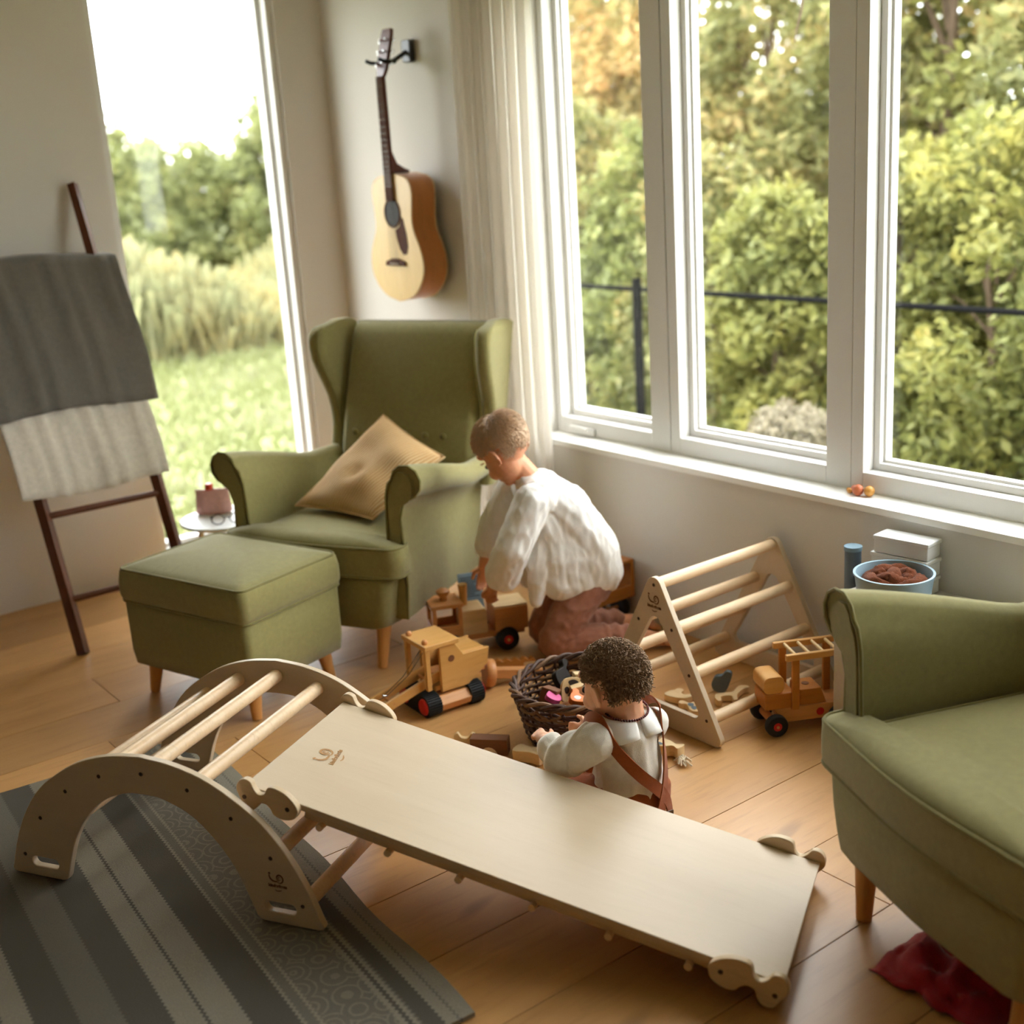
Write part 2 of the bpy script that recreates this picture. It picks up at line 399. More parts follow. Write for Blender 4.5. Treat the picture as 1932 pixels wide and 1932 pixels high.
def m_rug():
    """grey woven rug: bands run along local Y, pattern depends on the distance (local X) from the right edge"""
    m, nt, b = nodemat('rug_weave')
    tc = N(nt, 'ShaderNodeTexCoord'); sp = N(nt, 'ShaderNodeSeparateXYZ'); nt.links.new(tc.outputs['Object'], sp.inputs[0])
    X, Y = sp.outputs[0], sp.outputs[1]
    def math_(op, a, bb, c=None):
        n = N(nt, 'ShaderNodeMath', operation=op)
        for i, v in enumerate((a, bb, c)):
            if v is None: continue
            if isinstance(v, bpy.types.NodeSocket): nt.links.new(v, n.inputs[i])
            else: n.inputs[i].default_value = v
        return n.outputs[0]
    zig = math_('MULTIPLY', math_('PINGPONG', Y, 0.007), 0.9)
    d = math_('MULTIPLY', math_('ADD', X, math_('SUBTRACT', zig, 0.003)), -1.0)      # distance from the right edge
    dk, md, lt = lin('#57534c'), lin('#6e695f'), lin('#8c8678')
    W = 0.62
    bands = [(0, lt), (.030, md), (.036, lt), (.062, dk), (.098, md), (.104, lt), (.112, dk), (.122, lt), (.134, md), (.255, lt), (.263, md), (.285, lt), (.293, dk), (.375, lt), (.440, dk), (.446, lt), (.50, dk), (.58, md)]
    col = N(nt, 'ShaderNodeValToRGB'); col.color_ramp.interpolation = 'CONSTANT'; e = col.color_ramp.elements
    while len(e) < len(bands): e.new(0.5)
    for k, (p, c) in zip(e, bands): k.position = p / W; k.color = (*c, 1)
    wrap = math_('PINGPONG', d, W); nt.links.new(math_('DIVIDE', wrap, W), col.inputs[0])
    # scroll ornaments inside the wide middle band
    vec = coords(nt, (1, 1, 0)); vo = N(nt, 'ShaderNodeTexVoronoi', feature='F1'); vo.inputs['Scale'].default_value = 15; vo.inputs['Randomness'].default_value = 0.35
    nt.links.new(vec, vo.inputs['Vector'])
    ringw = math_('PINGPONG', math_('MULTIPLY', vo.outputs['Distance'], 9.0), 1.0)
    orn = math_('GREATER_THAN', math_('ADD', ringw, math_('MULTIPLY', noise_out(nt, vec, 90, 2), 0.5)), 0.95)
    inb = math_('MULTIPLY', math_('GREATER_THAN', wrap, .136), math_('LESS_THAN', wrap, .253))
    c2 = mixc(nt, math_('MULTIPLY', math_('MULTIPLY', orn, inb), 0.6), col.outputs[0], lt)
    wv = noise_out(nt, coords(nt, (1, 1, 1)), 420, 2)
    c2 = mixc(nt, ramp(nt, wv, [(0.3, (0.35, 0.35, 0.35)), (0.65, (0, 0, 0))]), c2, lin('#55514a'))
    nt.links.new(c2, b.inputs['Base Color']); b.inputs['Roughness'].default_value = 1.0; b.inputs['Specular IOR Level'].default_value = 0.1
    bump(nt, b, wv, 0.5, 0.002)
m_rug()

# ------------------------------------------------------------------ room shell
XW, YW, ZC = 2.93, 5.10, 2.62          # right wall plane, back wall plane, ceiling height
XL, YF = -5.0, -4.5
SILL = 0.612
Y_OPEN0, Y_OPEN1, Z_HEAD = -0.005, 3.735, 2.34
w = MB()
w.box((XW + .1, (YF + 5.3) / 2, (SILL - .02 - .12) / 2), (.2, 5.3 - YF, SILL - .02 + .12))
w.box((XW + .1, (Y_OPEN1 + 5.3) / 2, (SILL + ZC) / 2), (.2, 5.3 - Y_OPEN1, ZC - SILL + .04))
w.box((XW + .1, (Y_OPEN0 + YF) / 2, (SILL + ZC) / 2), (.2, Y_OPEN0 - YF, ZC - SILL + .04))
w.box((XW + .1, (Y_OPEN0 + Y_OPEN1) / 2, (Z_HEAD + ZC) / 2), (.2, Y_OPEN1 - Y_OPEN0, ZC - Z_HEAD))
struct(w.build('wall_right', 'wall_paint', smooth=False))
X_OPEN0, X_OPEN1, ZB0, ZB1 = 1.885, 2.705, .06, 2.48
w = MB()
w.box(((X_OPEN1 + XW) / 2, YW + .1, ZC / 2 - .06), (XW - X_OPEN1, .2, ZC + .12))
w.box(((XL + X_OPEN0) / 2, YW + .1, ZC / 2 - .06), (X_OPEN0 - XL, .2, ZC + .12))
w.box(((X_OPEN0 + X_OPEN1) / 2, YW + .1, (ZB1 + ZC) / 2), (X_OPEN1 - X_OPEN0, .2, ZC - ZB1))
w.box(((X_OPEN0 + X_OPEN1) / 2, YW + .1, ZB0 / 2 - .06), (X_OPEN1 - X_OPEN0, .2, ZB0 + .12))
struct(w.build('wall_back', 'wall_paint', smooth=False))
struct(MB().box((XL - .1, (YF + YW) / 2, ZC / 2 - .06), (.2, YW - YF + .4, ZC + .12)).build('wall_left', 'wall_paint', smooth=False))
struct(MB().box(((XL + XW) / 2, YF - .1, ZC / 2 - .06), (XW - XL, .2, ZC + .12)).build('wall_front', 'wall_paint', smooth=False))
struct(MB().box(((XL + XW) / 2 + .05, (YF + YW) / 2 + .05, ZC + .1), (XW - XL + .5, YW - YF + .5, .2)).build('ceiling', 'ceiling_paint', smooth=False))

# floor: subfloor + single planks running towards the right wall
floor = struct(MB().box(((XL + XW) / 2, (YF + YW) / 2, -.06), (XW - XL, YW - YF, .08)).build('floor', 'walnut_block', smooth=False))
random.seed(5)
PW, ROW0 = .2672, 1.475
r0 = int(math.floor((YF - ROW0) / PW)); r1 = int(math.ceil((YW - ROW0) / PW))
plank_mesh = {}
for r in range(r0, r1):
    ya, yb = max(YF, ROW0 + r * PW), min(YW, ROW0 + (r + 1) * PW)
    if yb - ya < .02: continue
    if r == 0: cuts = [-.35, 2.081]
    elif r == 6: cuts = [-.75, 1.38]
    else: cuts = sorted([XL + .35 + random.random() * 1.6 + k * 2.15 for k in range(4)])
    xs = [XL] + [c for c in cuts if XL + .3 < c < XW - .25] + [XW]
    for a, b2 in zip(xs[:-1], xs[1:]):
        pl = MB().box((0, 0, -.012), (b2 - a - .0016, yb - ya - .0016, .02)).build('plank', 'oak_floor', floor, smooth=False, bevel=.0012, seg=1)
        pl.location = ((a + b2) / 2, (ya + yb) / 2, random.uniform(-.0004, .0004))

# window sill and the window units of the right wall
tr = MB().box((XW + .048, (Y_OPEN0 + Y_OPEN1) / 2, SILL - .011), (.118, Y_OPEN1 - Y_OPEN0 - .002, .022))
struct(tr.build('trim_1', 'sill_white', smooth=False, bevel=.003))
XF = 3.035
def window_right(k, ya, yb, ea, eb, crank=False):
    """one casement; ya..yb clear opening, ea..eb outer edges of its frame"""
    e = bpy.data.objects.new('window_%d' % k, None); COL.objects.link(e); struct(e)
    e.location = (XF, (ya + yb) / 2, SILL)
    cy0 = (ya + yb) / 2; z0, z1 = SILL + .06, Z_HEAD - .06
    def bx(m, x0, x1, y0, y1, za, zb): m.box(((x0 + x1) / 2 - XF, (y0 + y1) / 2 - cy0, (za + zb) / 2 - SILL), (x1 - x0, y1 - y0, zb - za))
    m = MB(); bx(m, XF, 3.15, ea + .001, ya, SILL, Z_HEAD); bx(m, XF, 3.15, yb, eb - .001, SILL, Z_HEAD); bx(m, XF, 3.15, ya, yb, SILL, z0); bx(m, XF, 3.15, ya, yb, z1, Z_HEAD)
    m.build('window_frame', 'frame_white', e, smooth=False, bevel=.002)
    s = .022
    m = MB(); bx(m, 3.085, 3.14, ya, ya + s, z0, z1); bx(m, 3.085, 3.14, yb - s, yb, z0, z1); bx(m, 3.085, 3.14, ya + s, yb - s, z0, z0 + s); bx(m, 3.085, 3.14, ya + s, yb - s, z1 - s, z1)
    m.build('sash', 'frame_white', e, smooth=False, bevel=.002)
    t = s + .008
    m = MB(); bx(m, 3.105, 3.135, ya + s, ya + t, z0 + s, z1 - s); bx(m, 3.105, 3.135, yb - t, yb - s, z0 + s, z1 - s); bx(m, 3.105, 3.135, ya + t, yb - t, z0 + s, z0 + t); bx(m, 3.105, 3.135, ya + t, yb - t, z1 - t, z1 - s)
    m.build('glazing_bead', 'frame_white', e, smooth=False)
    m = MB(); bx(m, 3.122, 3.126, ya + s, yb - s, z0 + s, z1 - s); m.build('pane', 'window_glass', e, smooth=False)
    if crank:
        m = MB(); bx(m, XF - .018, XF, yb - .20, yb - .06, SILL + .006, SILL + .034); m.build('crank_base', 'frame_white', e, bevel=.006)
        m = MB().tube([(-.022, yb - cy0 - .17, .03), (-.03, yb - cy0 - .13, .037), (-.03, yb - cy0 - .09, .037)], .006, 8); m.build('crank_handle', 'frame_white', e)
yo = [(3.202, 3.735), (2.424, 3.06), (1.646, 2.285), (.868, 1.507), (.09, .729)]  # last two casements are unseen, added to continue the row and bring in light
for k, (a, b2) in enumerate(yo):
    eb = Y_OPEN1 + .001 if k == 0 else (b2 + .045); ea = a - .095
    window_right(k + 1, a, b2 - (.03 if k == 0 else 0), ea, eb, k == 0)
# tall fixed glazing of the back wall
def window_back(k, xa, xb):
    e = bpy.data.objects.new('window_%d' % k, None); COL.objects.link(e); struct(e); cx = (xa + xb) / 2
    e.location = (cx, YW, ZB0)
    def bx(m, x0, x1, y0, y1, za, zb): m.box(((x0 + x1) / 2 - cx, (y0 + y1) / 2 - YW, (za + zb) / 2 - ZB0), (x1 - x0, y1 - y0, zb - za))
    f = .03; m = MB(); y0, y1 = YW + .015, YW + .16
    bx(m, xa, xa + f, y0, y1, ZB0, ZB1); bx(m, xb - f, xb, y0, y1, ZB0, ZB1); bx(m, xa + f, xb - f, y0, y1, ZB0, ZB0 + f); bx(m, xa + f, xb - f, y0, y1, ZB1 - f, ZB1)
    m.build('window_frame', 'frame_white', e, smooth=False, bevel=.002)
    s = f + .02; m = MB(); y0, y1 = YW + .07, YW + .13
    bx(m, xa + f, xa + s, y0, y1, ZB0 + f, ZB1 - f); bx(m, xb - s, xb - f, y0, y1, ZB0 + f, ZB1 - f); bx(m, xa + s, xb - s, y0, y1, ZB0 + f, ZB0 + s); bx(m, xa + s, xb - s, y0, y1, ZB1 - s, ZB1 - f)
    m.build('sash', 'frame_white', e, smooth=False, bevel=.002)
    m = MB(); bx(m, xa + s, xb - s, YW + .098, YW + .102, ZB0 + s, ZB1 - s); m.build('pane', 'window_glass', e, smooth=False)
window_back(6, X_OPEN0, X_OPEN1)

# ------------------------------------------------------------------ garden outside
GZ = -.35
struct(MB().add([(-60, 5.31, GZ), (3.14, 5.31, GZ), (3.14, -40, GZ), (90, -40, GZ), (90, 120, GZ), (-60, 120, GZ)], [(0, 1, 2, 3, 4, 5)]).build('ground', 'lawn_ground', smooth=False))

def leaf_mesh(rng, centers, radii, n, size, squash=1.0):
    k = len(centers); idx = rng.choice(k, n, p=np.array(radii) ** 2 / np.sum(np.array(radii) ** 2))
    d = rng.normal(size=(n, 3)); d /= np.linalg.norm(d, axis=1)[:, None]
    rad = rng.random(n) ** 0.45
    P = np.array(centers)[idx] + d * (np.array(radii)[idx] * rad)[:, None] * np.array([1, 1, squash])
    nrm = rng.normal(size=(n, 3)) + np.array([0, 0, .5]); nrm /= np.linalg.norm(nrm, axis=1)[:, None]
    a = np.cross(nrm, rng.normal(size=(n, 3))); a /= np.linalg.norm(a, axis=1)[:, None]; b = np.cross(nrm, a)
    s = size * (.6 + .8 * rng.random(n))[:, None]
    V = np.stack([P - a * s, P - b * s * .5, P + a * s, P + b * s * .5], 1).reshape(-1, 3)
    me = bpy.data.meshes.new('foliage')
    me.vertices.add(4 * n); me.vertices.foreach_set('co', V.ravel())
    me.loops.add(4 * n); me.loops.foreach_set('vertex_index', np.arange(4 * n, dtype=np.int32))
    me.polygons.add(n); me.polygons.foreach_set('loop_start', np.arange(0, 4 * n, 4, dtype=np.int32))
    me.update(calc_edges=True); return me
def tree(name, label, loc, H, R, mat, seed, n=3800, size=.075, z0=.25, clumps=26, cat='tree', group=None):
    rng = np.random.default_rng(seed); e = thing(name, label, cat, loc, rng.random() * 6.28, group)
    cs, rs = [], []
    for k in range(clumps):
        t = (k + .5) / clumps; z = z0 + (H - z0) * t
        env = R * (math.sin(PI * min(1, .12 + .88 * t)) ** .6) * (.55 + .45 * rng.random()); a = k * 2.4 + rng.random()
        cs.append((env * .7 * math.cos(a), env * .7 * math.sin(a), z)); rs.append(R * (.26 + .2 * rng.random()) * (1 - .35 * t))
    m = MB(); top = H * .8
    m.tube([(0, 0, 0), (.03, .02, H * .3), (-.03, .04, H * .6), (0, 0, top)], [H * .018, H * .014, H * .009, H * .003], 7)
    for k in range(0, clumps, 2):
        c = cs[k]; zb = max(.1, c[2] * .72)
        m.tube([(0, 0, zb), (c[0] * .5, c[1] * .5, (zb + c[2]) / 2 + .05), c], [H * .006, H * .004, H * .002], 5)
    m.build('trunk', 'bark', e)
    o = mkobj('foliage', leaf_mesh(rng, cs, rs, n, size), mat, e, smooth=False); o['kind'] = 'stuff'
    return e
G1 = 'trees beyond the black fence'
kinds = [('leaf_green', 'mid green leafy tree behind the black fence'), ('leaf_autumn', 'orange tinged autumn tree behind the black fence'),
         ('leaf_yellow', 'yellow green bushy tree behind the black fence'), ('leaf_olive', 'olive green tree behind the black fence')]
near = [(6.6, 3.1, 2.3, .95, 0), (6.5, 4.0, 2.0, .85, 2), (6.7, 4.8, 1.9, .85, 2), (6.4, 5.5, 1.7, .75, 2), (6.6, 6.3, 1.9, .8, 3), (6.7, 7.1, 2.1, .85, 0), (6.9, 8.0, 2.3, .9, 3), (7.2, 9.0, 2.5, .9, 0)]
far = [(8.6, 3.2, 4.6, 1.3, 3), (8.7, 4.6, 4.6, 1.3, 3), (8.5, 5.7, 4.4, 1.2, 2), (8.8, 6.6, 4.3, 1.2, 3), (9.0, 7.9, 3.7, 1.15, 3), (8.9, 8.9, 3.7, 1.1, 1), (9.2, 10.0, 4.3, 1.25, 1), (9.6, 11.4, 4.2, 1.3, 3), (10.4, 2.6, 5, 1.5, 0), (11.5, 8.0, 4.6, 1.5, 0), (11.5, 10.6, 4.6, 1.5, 1), (11.8, 13.2, 5, 1.6, 3)]
for i, (x, y, h, r, k) in enumerate(near):
    tree('leafy_bush', kinds[k][1].replace('tree', 'bush').replace('bushy bush', 'spreading bush').replace('leafy bush', 'leafy shrub'), (x, y, GZ), h, r, kinds[k][0], 100 + i, 7000, .042, .1, 26, 'bush', 'low bushes along the black fence')
for i, (x, y, h, r, k) in enumerate(far):
    tree('garden_tree', kinds[k][1].replace('behind', 'standing well behind'), (x, y, GZ), h, r, kinds[k][0], 200 + i, 8500, .060, .3, 34, 'tree', G1)
# young trees far beyond the lawn, seen through the tall glazing
for i, (x, y, h, r) in enumerate([(5.0, 24, 3.4, 1.7), (7.2, 23.5, 3.7, 1.5), (8.9, 24.5, 3.2, 1.5), (10.2, 25.5, 2.7, 1.6), (11.6, 26, 2.6, 1.6), (12.6, 24.5, 3.1, 1.6), (13.4, 25.5, 4.0, 1.7), (15.6, 26, 4.6, 2.0), (2.6, 25, 3.8, 2.0), (0, 26, 3.6, 2.2), (18.5, 27, 4.6, 2.2)]):
    tree('young_tree', 'young green tree standing at the far edge of the lawn', (x, y, GZ), h, r, 'leaf_far', 300 + i, 5200, .095, .05, 24, 'tree', 'young trees across the lawn')
# tall meadow plants with yellow tops (countless): one object
rng = np.random.default_rng(9)
n = 34000; X = rng.uniform(0, 16, n); Y = rng.uniform(13.5, 18.5, n)
hh = (.5 + .5 * rng.random(n)) * (1.0 + .45 * np.sin(X * 1.1 + 2.4)) * np.clip((Y - 12.6) / 1.5, .35, 1)
base = np.stack([X, Y, np.full(n, GZ)], 1); lean = rng.normal(size=(n, 2)) * .12; wd = .016 + .016 * rng.random(n); an = rng.random(n) * 6.28
dx = np.stack([np.cos(an) * wd, np.sin(an) * wd, np.zeros(n)], 1); tip = base + np.stack([lean[:, 0], lean[:, 1], hh], 1)
V = np.stack([base - dx * .6, base + dx * .6, tip + dx * 1.2, tip - dx * 1.2], 1).reshape(-1, 3)
me = bpy.data.meshes.new('meadow_plants'); me.from_pydata(V.tolist(), [], [(4 * i, 4 * i + 1, 4 * i + 2, 4 * i + 3) for i in range(n)])
tag(mkobj('meadow_plants', me, 'meadow', None, smooth=False), 'tall straw and yellow meadow plants behind the lawn', 'plants', kind='stuff')
n = 22000; X = rng.uniform(-3, 10, n); Y = 5.6 + 8.5 * rng.random(n) ** 1.0
hh = .06 + .12 * rng.random(n) ** 2; an = rng.random(n) * 6.28; wd = .02 + .02 * rng.random(n)
base = np.stack([X, Y, np.full(n, GZ)], 1); dx = np.stack([np.cos(an) * wd, np.sin(an) * wd, np.zeros(n)], 1); tip = base + np.stack([rng.normal(size=n) * .04, rng.normal(size=n) * .04, hh], 1)
V = np.stack([base - dx, base + dx, tip], 1).reshape(-1, 3)
me = bpy.data.meshes.new('grass'); me.from_pydata(V.tolist(), [], [(3 * i, 3 * i + 1, 3 * i + 2) for i in range(n)])
tag(mkobj('grass', me, 'grass_blade', None, smooth=False), 'bright lawn grass outside the tall glazing', 'grass', kind='stuff')
# black fence along the right side
fe = thing('garden_fence', 'black metal rail fence in front of the bushes outside', 'fence', (5.5, 5.9, GZ))
for y in (-3.7, -1.87, 0, 1.9, 3.8): MB().tube([(0, y, 0), (0, y, 1.22)], .032, 10).build('post', 'fence_black', fe)
for z in (1.15,): MB().tube([(0, -4.2, z), (0, 4.4, z)], .016, 8).build('rail', 'fence_black', fe)
# pale dome-shaped dry shrub outside the middle window
rng = np.random.default_rng(77); sh = thing('dry_shrub', 'pale dry dome-shaped shrub just outside the window', 'shrub', (5.12, 4.33, GZ))
MB().tube([(0, 0, 0), (.02, 0, .3)], [.03, .01], 6).build('stem', 'bark', sh)
th = np.arange(60) * 2.399; zz = np.linspace(.12, .60, 60); cs = [(.22 * math.sqrt(max(0, 1 - ((z - .3) / .34) ** 2)) * math.cos(a), .22 * math.sqrt(max(0, 1 - ((z - .3) / .34) ** 2)) * math.sin(a), z) for a, z in zip(th, zz)]
o = mkobj('foliage', leaf_mesh(rng, cs, [.07] * 60, 5200, .022), 'dry_shrub', sh, smooth=False); o['kind'] = 'stuff'
# bare twig hanging in front of the middle window
tag(MB().tube([(4.25, 3.36, 3.2), (4.22, 3.43, 2.6), (4.2, 3.472, 2.26), (4.2, 3.493, 2.145), (4.2, 3.517, 2.078), (4.2, 3.528, 2.029)], [.007, .006, .005, .005, .004, .003], 6).build('bare_twig', 'bark'), 'thin bare twig hanging down outside the middle window', 'twig')

# ------------------------------------------------------------------ curtain beside the window
cv = []; nu, nz = 90, 14; c0, c1 = 3.545, 4.02
for iz in range(nz + 1):
    z = .015 + 2.45 * iz / nz; sp = 1 - .05 * math.sin(PI * iz / nz)
    for iu in range(nu + 1):
        u = iu / nu; y = c0 + (c1 - c0) * u * sp + .02 * math.sin(z * 1.3)
        cv.append((2.852 + .016 * math.sin(u * 2 * PI * 6.5 + .5 * math.sin(z * 1.1)) + .007 * math.sin(u * 2 * PI * 14 + z), y + .008 * math.sin(u * 40), z))
cf = [(r * (nu + 1) + i, r * (nu + 1) + i + 1, (r + 1) * (nu + 1) + i + 1, (r + 1) * (nu + 1) + i) for r in range(nz) for i in range(nu)]
cu = thing('curtain', 'sheer cream linen curtain beside the casement window', 'curtain', (2.85, 3.78, 0))
pn = MB().add([(x - 2.85, y - 3.78, z) for x, y, z in cv], cf).build('curtain_panel', 'curtain_linen', cu, sharp=0)
sol = pn.modifiers.new('thickness', 'SOLIDIFY'); sol.thickness = .002
MB().tube([(0, -.45, 2.48), (0, .5, 2.48)], .012, 10).build('curtain_rod', 'frame_white', cu)
for y in (-.4, .45): MB().tube([(0, y, 2.48), (.08, y, 2.48)], .008, 8).build('rod_bracket', 'frame_white', cu)

# ------------------------------------------------------------------ rug
rg = MB(); ny, nx = 24, 22; RL, RWd = 1.64, 2.0
for i in range(ny + 1):
    for j in range(nx + 1):
        y = RL * i / ny; x = -RWd * j / nx
        rg.v.append((x + .006 * math.sin(y * 11) * (1 if j == 0 else 0), y, .011 + .002 * math.sin(x * 7 + y * 9)))
n0 = len(rg.v); rg.v += [(x, y, 0.001) for x, y, z in rg.v[:n0]]
for i in range(ny):
    for j in range(nx):
        a = i * (nx + 1) + j; b2 = a + nx + 1
        rg.f.append((a, b2, b2 + 1, a + 1)); rg.f.append((n0 + a, n0 + a + 1, n0 + b2 + 1, n0 + b2))
edge = [j for j in range(nx + 1)] + [i * (nx + 1) + nx for i in range(1, ny + 1)] + [ny * (nx + 1) + j for j in range(nx - 1, -1, -1)] + [i * (nx + 1) for i in range(ny - 1, 0, -1)]
for a, b2 in zip(edge, edge[1:] + edge[:1]): rg.f.append((a, b2, n0 + b2, n0 + a))
rug = rg.build('rug', 'rug_weave', sharp=50); put(rug, (1.165, 1.795, 0), math.radians(-4.6))
tag(rug, 'grey woven rug with striped border and scroll bands', 'rug')

# ------------------------------------------------------------------ wing armchair (local: x forward, y left, z up)
def ring_xy(pts, z): return [(x, y, z) for x, y in pts]
def cushion(mb, outline, zs_in):
    """stack of the outline scaled towards its centroid: zs_in = [(z, inset)]"""
    cx = sum(p[0] for p in outline) / len(outline); cy0 = sum(p[1] for p in outline) / len(outline)
    ex = max(abs(p[0] - cx) for p in outline); ey = max(abs(p[1] - cy0) for p in outline)
    rings = []
    for z, d in zs_in:
        fx, fy = max(.02, (ex - d) / ex), max(.02, (ey - d) / ey)
        rings.append([(cx + (x - cx) * fx, cy0 + (y - cy0) * fy, z) for x, y in outline])
    mb.rings(rings); return rings
def tapered_leg(name, top, foot, r0, r1, mat, parent):
    return MB().tube([top, (Vector(top) + Vector(foot)) / 2, foot], [r0, (r0 + r1) / 2, r1], 18).build(name, mat, parent, sharp=50)

def make_armchair(label):
    e = thing('wing_armchair', label, 'armchair', group='green wing armchairs')
    G, P = 'green_linen', 'green_piping'
    # base
    MB().prism(round_poly([(.36, -.27), (.36, .27), (-.33, .25), (-.33, -.25)], .03), .175, .345).build('seat_base', G, e, bevel=.01)
    # curved front rail under the cushion
    fo = round_poly([(.44, -.325), (.455, 0), (.44, .325), (.30, .335), (.30, -.335)], [.035, .5, .035, .02, .02], 4)
    m = MB(); rings = []
    for z, k in ((.150, .90), (.162, .93), (.21, .965), (.27, .985), (.325, .97), (.338, .93)):
        rings.append([(.30 + (x - .30) * k, y * (.90 + .10 * (z - .15) / .19) * (k if z in (.150, .338) else 1), z) for x, y in fo])
    m.rings(rings); m.build('front_rail', G, e, sharp=60)
    # T-shaped seat cushion
    hw, hf = .278, .368
    co = round_poly([(.345, -hf), (.435, -hf), (.475, 0), (.435, hf), (.345, hf)], [.02, .045, 1.2, .045, .02], 6)
    back = [(.335, hw), (-.19, hw - .01), (-.19, -hw + .01), (.335, -hw)]
    co = co + back
    sc = MB(); rr = cushion(sc, co, [(.338, .012), (.343, .004), (.36, -.002), (.40, -.003), (.432, 0), (.442, .006), (.452, .04), (.463, .11), (.47, .2), (.472, .30)])
    sco = sc.build('seat_cushion', G, e, sharp=70)
    MB().tube(rr[5], .0045, 6, closed=True).build('piping', P, sco); MB().tube(rr[1], .0045, 6, closed=True).build('piping', P, sco)
    for s in (1, -1):
        # scroll arm lofted from front to back
        rings = []; nU = 12
        for k in range(nU + 1):
            u = k / nU; x = .365 - .60 * u
            top = .715 - .10 * min(1, u / .72) ** 1.2; r = .056 - .018 * u
            yc = .385 - .045 * u; yi = .300 - .012 * u; yo2 = .352 - .06 * u
            sec = [(yi, .18), (yi, .34), (yi - .004, .46), (yi + .002, top - .11), (yi + .014, top - .065)]
            for a in range(8):
                t = math.radians(175 - a * 33); sec.append((yc + r * math.cos(t), top - r + r * math.sin(t)))
            sec += [(yo2 + .018, top - 2 * r - .012), (yo2, top - 2 * r - .07), (yo2 + .006, .42), (yo2 + .006, .30), (yo2 - .004, .18)]
            rings.append([(x, s * y, z) for y, z in (sec if s == 1 else sec)])
        m = MB().rings(rings); am = m.build('arm', G, e, sharp=55)
        fr = rings[0]
        MB().tube([(x + .004, y, z) for x, y, z in fr], .005, 6, closed=False).build('piping', P, am)
        # inset front panel of the arm
        cy1 = s * .335
        ins = [(.374, cy1 + (y - cy1) * .72, .19 + (z - .19) * .96) for x, y, z in fr]
        MB().rings([[(.362, y, z) for _, y, z in ins], ins]).build('front_panel', G, am, sharp=60)
        # wing
        tab_f = [(.50, -.20), (.60, -.235), (.70, -.258), (.80, -.252), (.88, -.222), (.95, -.198), (1.02, -.195), (1.06, -.215), (1.088, -.27)]
        zs = [.50, .55, .60, .65, .70, .75, .80, .85, .90, .95, .99, 1.025, 1.05, 1.068, 1.08, 1.087]
        xf = interp(zs, tab_f); rings = []
        for i, z in enumerate(zs):
            xb = -.345 - .10 * (z - .5) / .55; th = .062 if z < 1.07 else .045; fl = .0 + .03 * (z - .5) / .55
            x0, x1 = xb, max(xf[i], -.30 - .0 * z) if z < 1.08 else -.29
            if z > 1.075: x0 += .02
            if z > 1.083: x0 += .03; x1 -= .02
            pts = rrect(x1 - x0, th, min(th, x1 - x0) * .42, 4, (x0 + x1) / 2, s * (.322 + fl))
            # front of the wing flares outwards
            rings.append([(x, y + s * .028 * max(0, (x + .32) / .14), z) for x, y in pts])
        wg = MB().rings(rings).build('wing', G, e, sharp=70)
        pts = [(xf[i] + .002, s * (.322 + .03 * (z - .5) / .55 + .028 * max(0, (xf[i] + .32) / .14) - .028), z) for i, z in enumerate(zs[2:-2], 2)]
        MB().tube(pts, .0045, 6).build('piping', P, wg)
    # reclined back with rounded top
    rings = []
    for z in (.18, .30, .42, .5, .6, .7, .8, .9, .98, 1.03, 1.055, 1.068, 1.073):
        xfb = -.155 - .20 * (z - .42) / .63 + .015 * math.sin(PI * (z - .42) / .65); xb = -.30 - .155 * (z - .3) / .75
        if z > 1.04: d = (z - 1.04) / .033; xfb -= .035 * d * d; xb += .02 * d * d
        hw2 = .30 if z > .5 else .27
        pts = rrect(xfb - xb, 2 * hw2, .035, 4, (xfb + xb) / 2, 0)
        rings.append([(x + (.012 * (1 - (y / hw2) ** 2) if x > (xfb + xb) / 2 else 0), y, z) for x, y in pts])
    bk = MB().rings(rings).build('backrest', G, e, sharp=60)
    for y in (-.225, -.145, -.065, .015, .095, .175):
        MB().ell((0, 0, 0), (.014, .014, .008), 12, 6, T(-.214, y, .672) @ RY(PI / 2)).build('button', P, bk)
    for y in (-.24, .24):
        tapered_leg('leg', (.375, y * 1.06, .18), (.392, y, 0), .029, .017, 'oak_leg', e)
    for y in (-.2, .2): tapered_leg('leg', (-.255, y * 1.1, .18), (-.29, y, 0), .027, .017, 'oak_leg', e)
    return e
chair = make_armchair('green linen wing armchair holding a striped mustard cushion')
put(chair, (2.26, 3.86, 0), math.radians(204))
c2 = copy_tree(chair); c2['label'] = 'green linen wing armchair with empty seat beside the wooden forklift'
put(c2, (2.285, 1.125, 0), math.radians(161))

# ------------------------------------------------------------------ ottoman
ot = thing('ottoman', 'square green linen footstool in front of the armchair', 'footstool', (1.580, 3.695, 0), math.radians(17.8))
OX, OY = .435, .575
bo = rrect(OX, OY, .028, 5)
m = MB(); cushion(m, bo, [(.105, .02), (.112, .006), (.16, .001), (.325, .0), (.331, .006)]); m.build('base', 'green_linen', ot, sharp=60)
m = MB(); rr = cushion(m, bo, [(.329, .006), (.335, -.003), (.355, -.009), (.40, -.009), (.433, -.004), (.441, .002), (.452, .035), (.466, .09), (.474, .15), (.476, .2)])
oc = m.build('seat_cushion', 'green_linen', ot, sharp=70)
for k in (1, 5): MB().tube([(x, y, z) for x, y, z in rr[k]], .0045, 6, closed=True).build('piping', 'green_piping', oc)
for sx in (-1, 1):
    for sy in (-1, 1): tapered_leg('leg', (sx * (OX / 2 - .06), sy * (OY / 2 - .06), .125), (sx * (OX / 2 - .045), sy * (OY / 2 - .045), 0), .027, .016, 'oak_leg', ot)

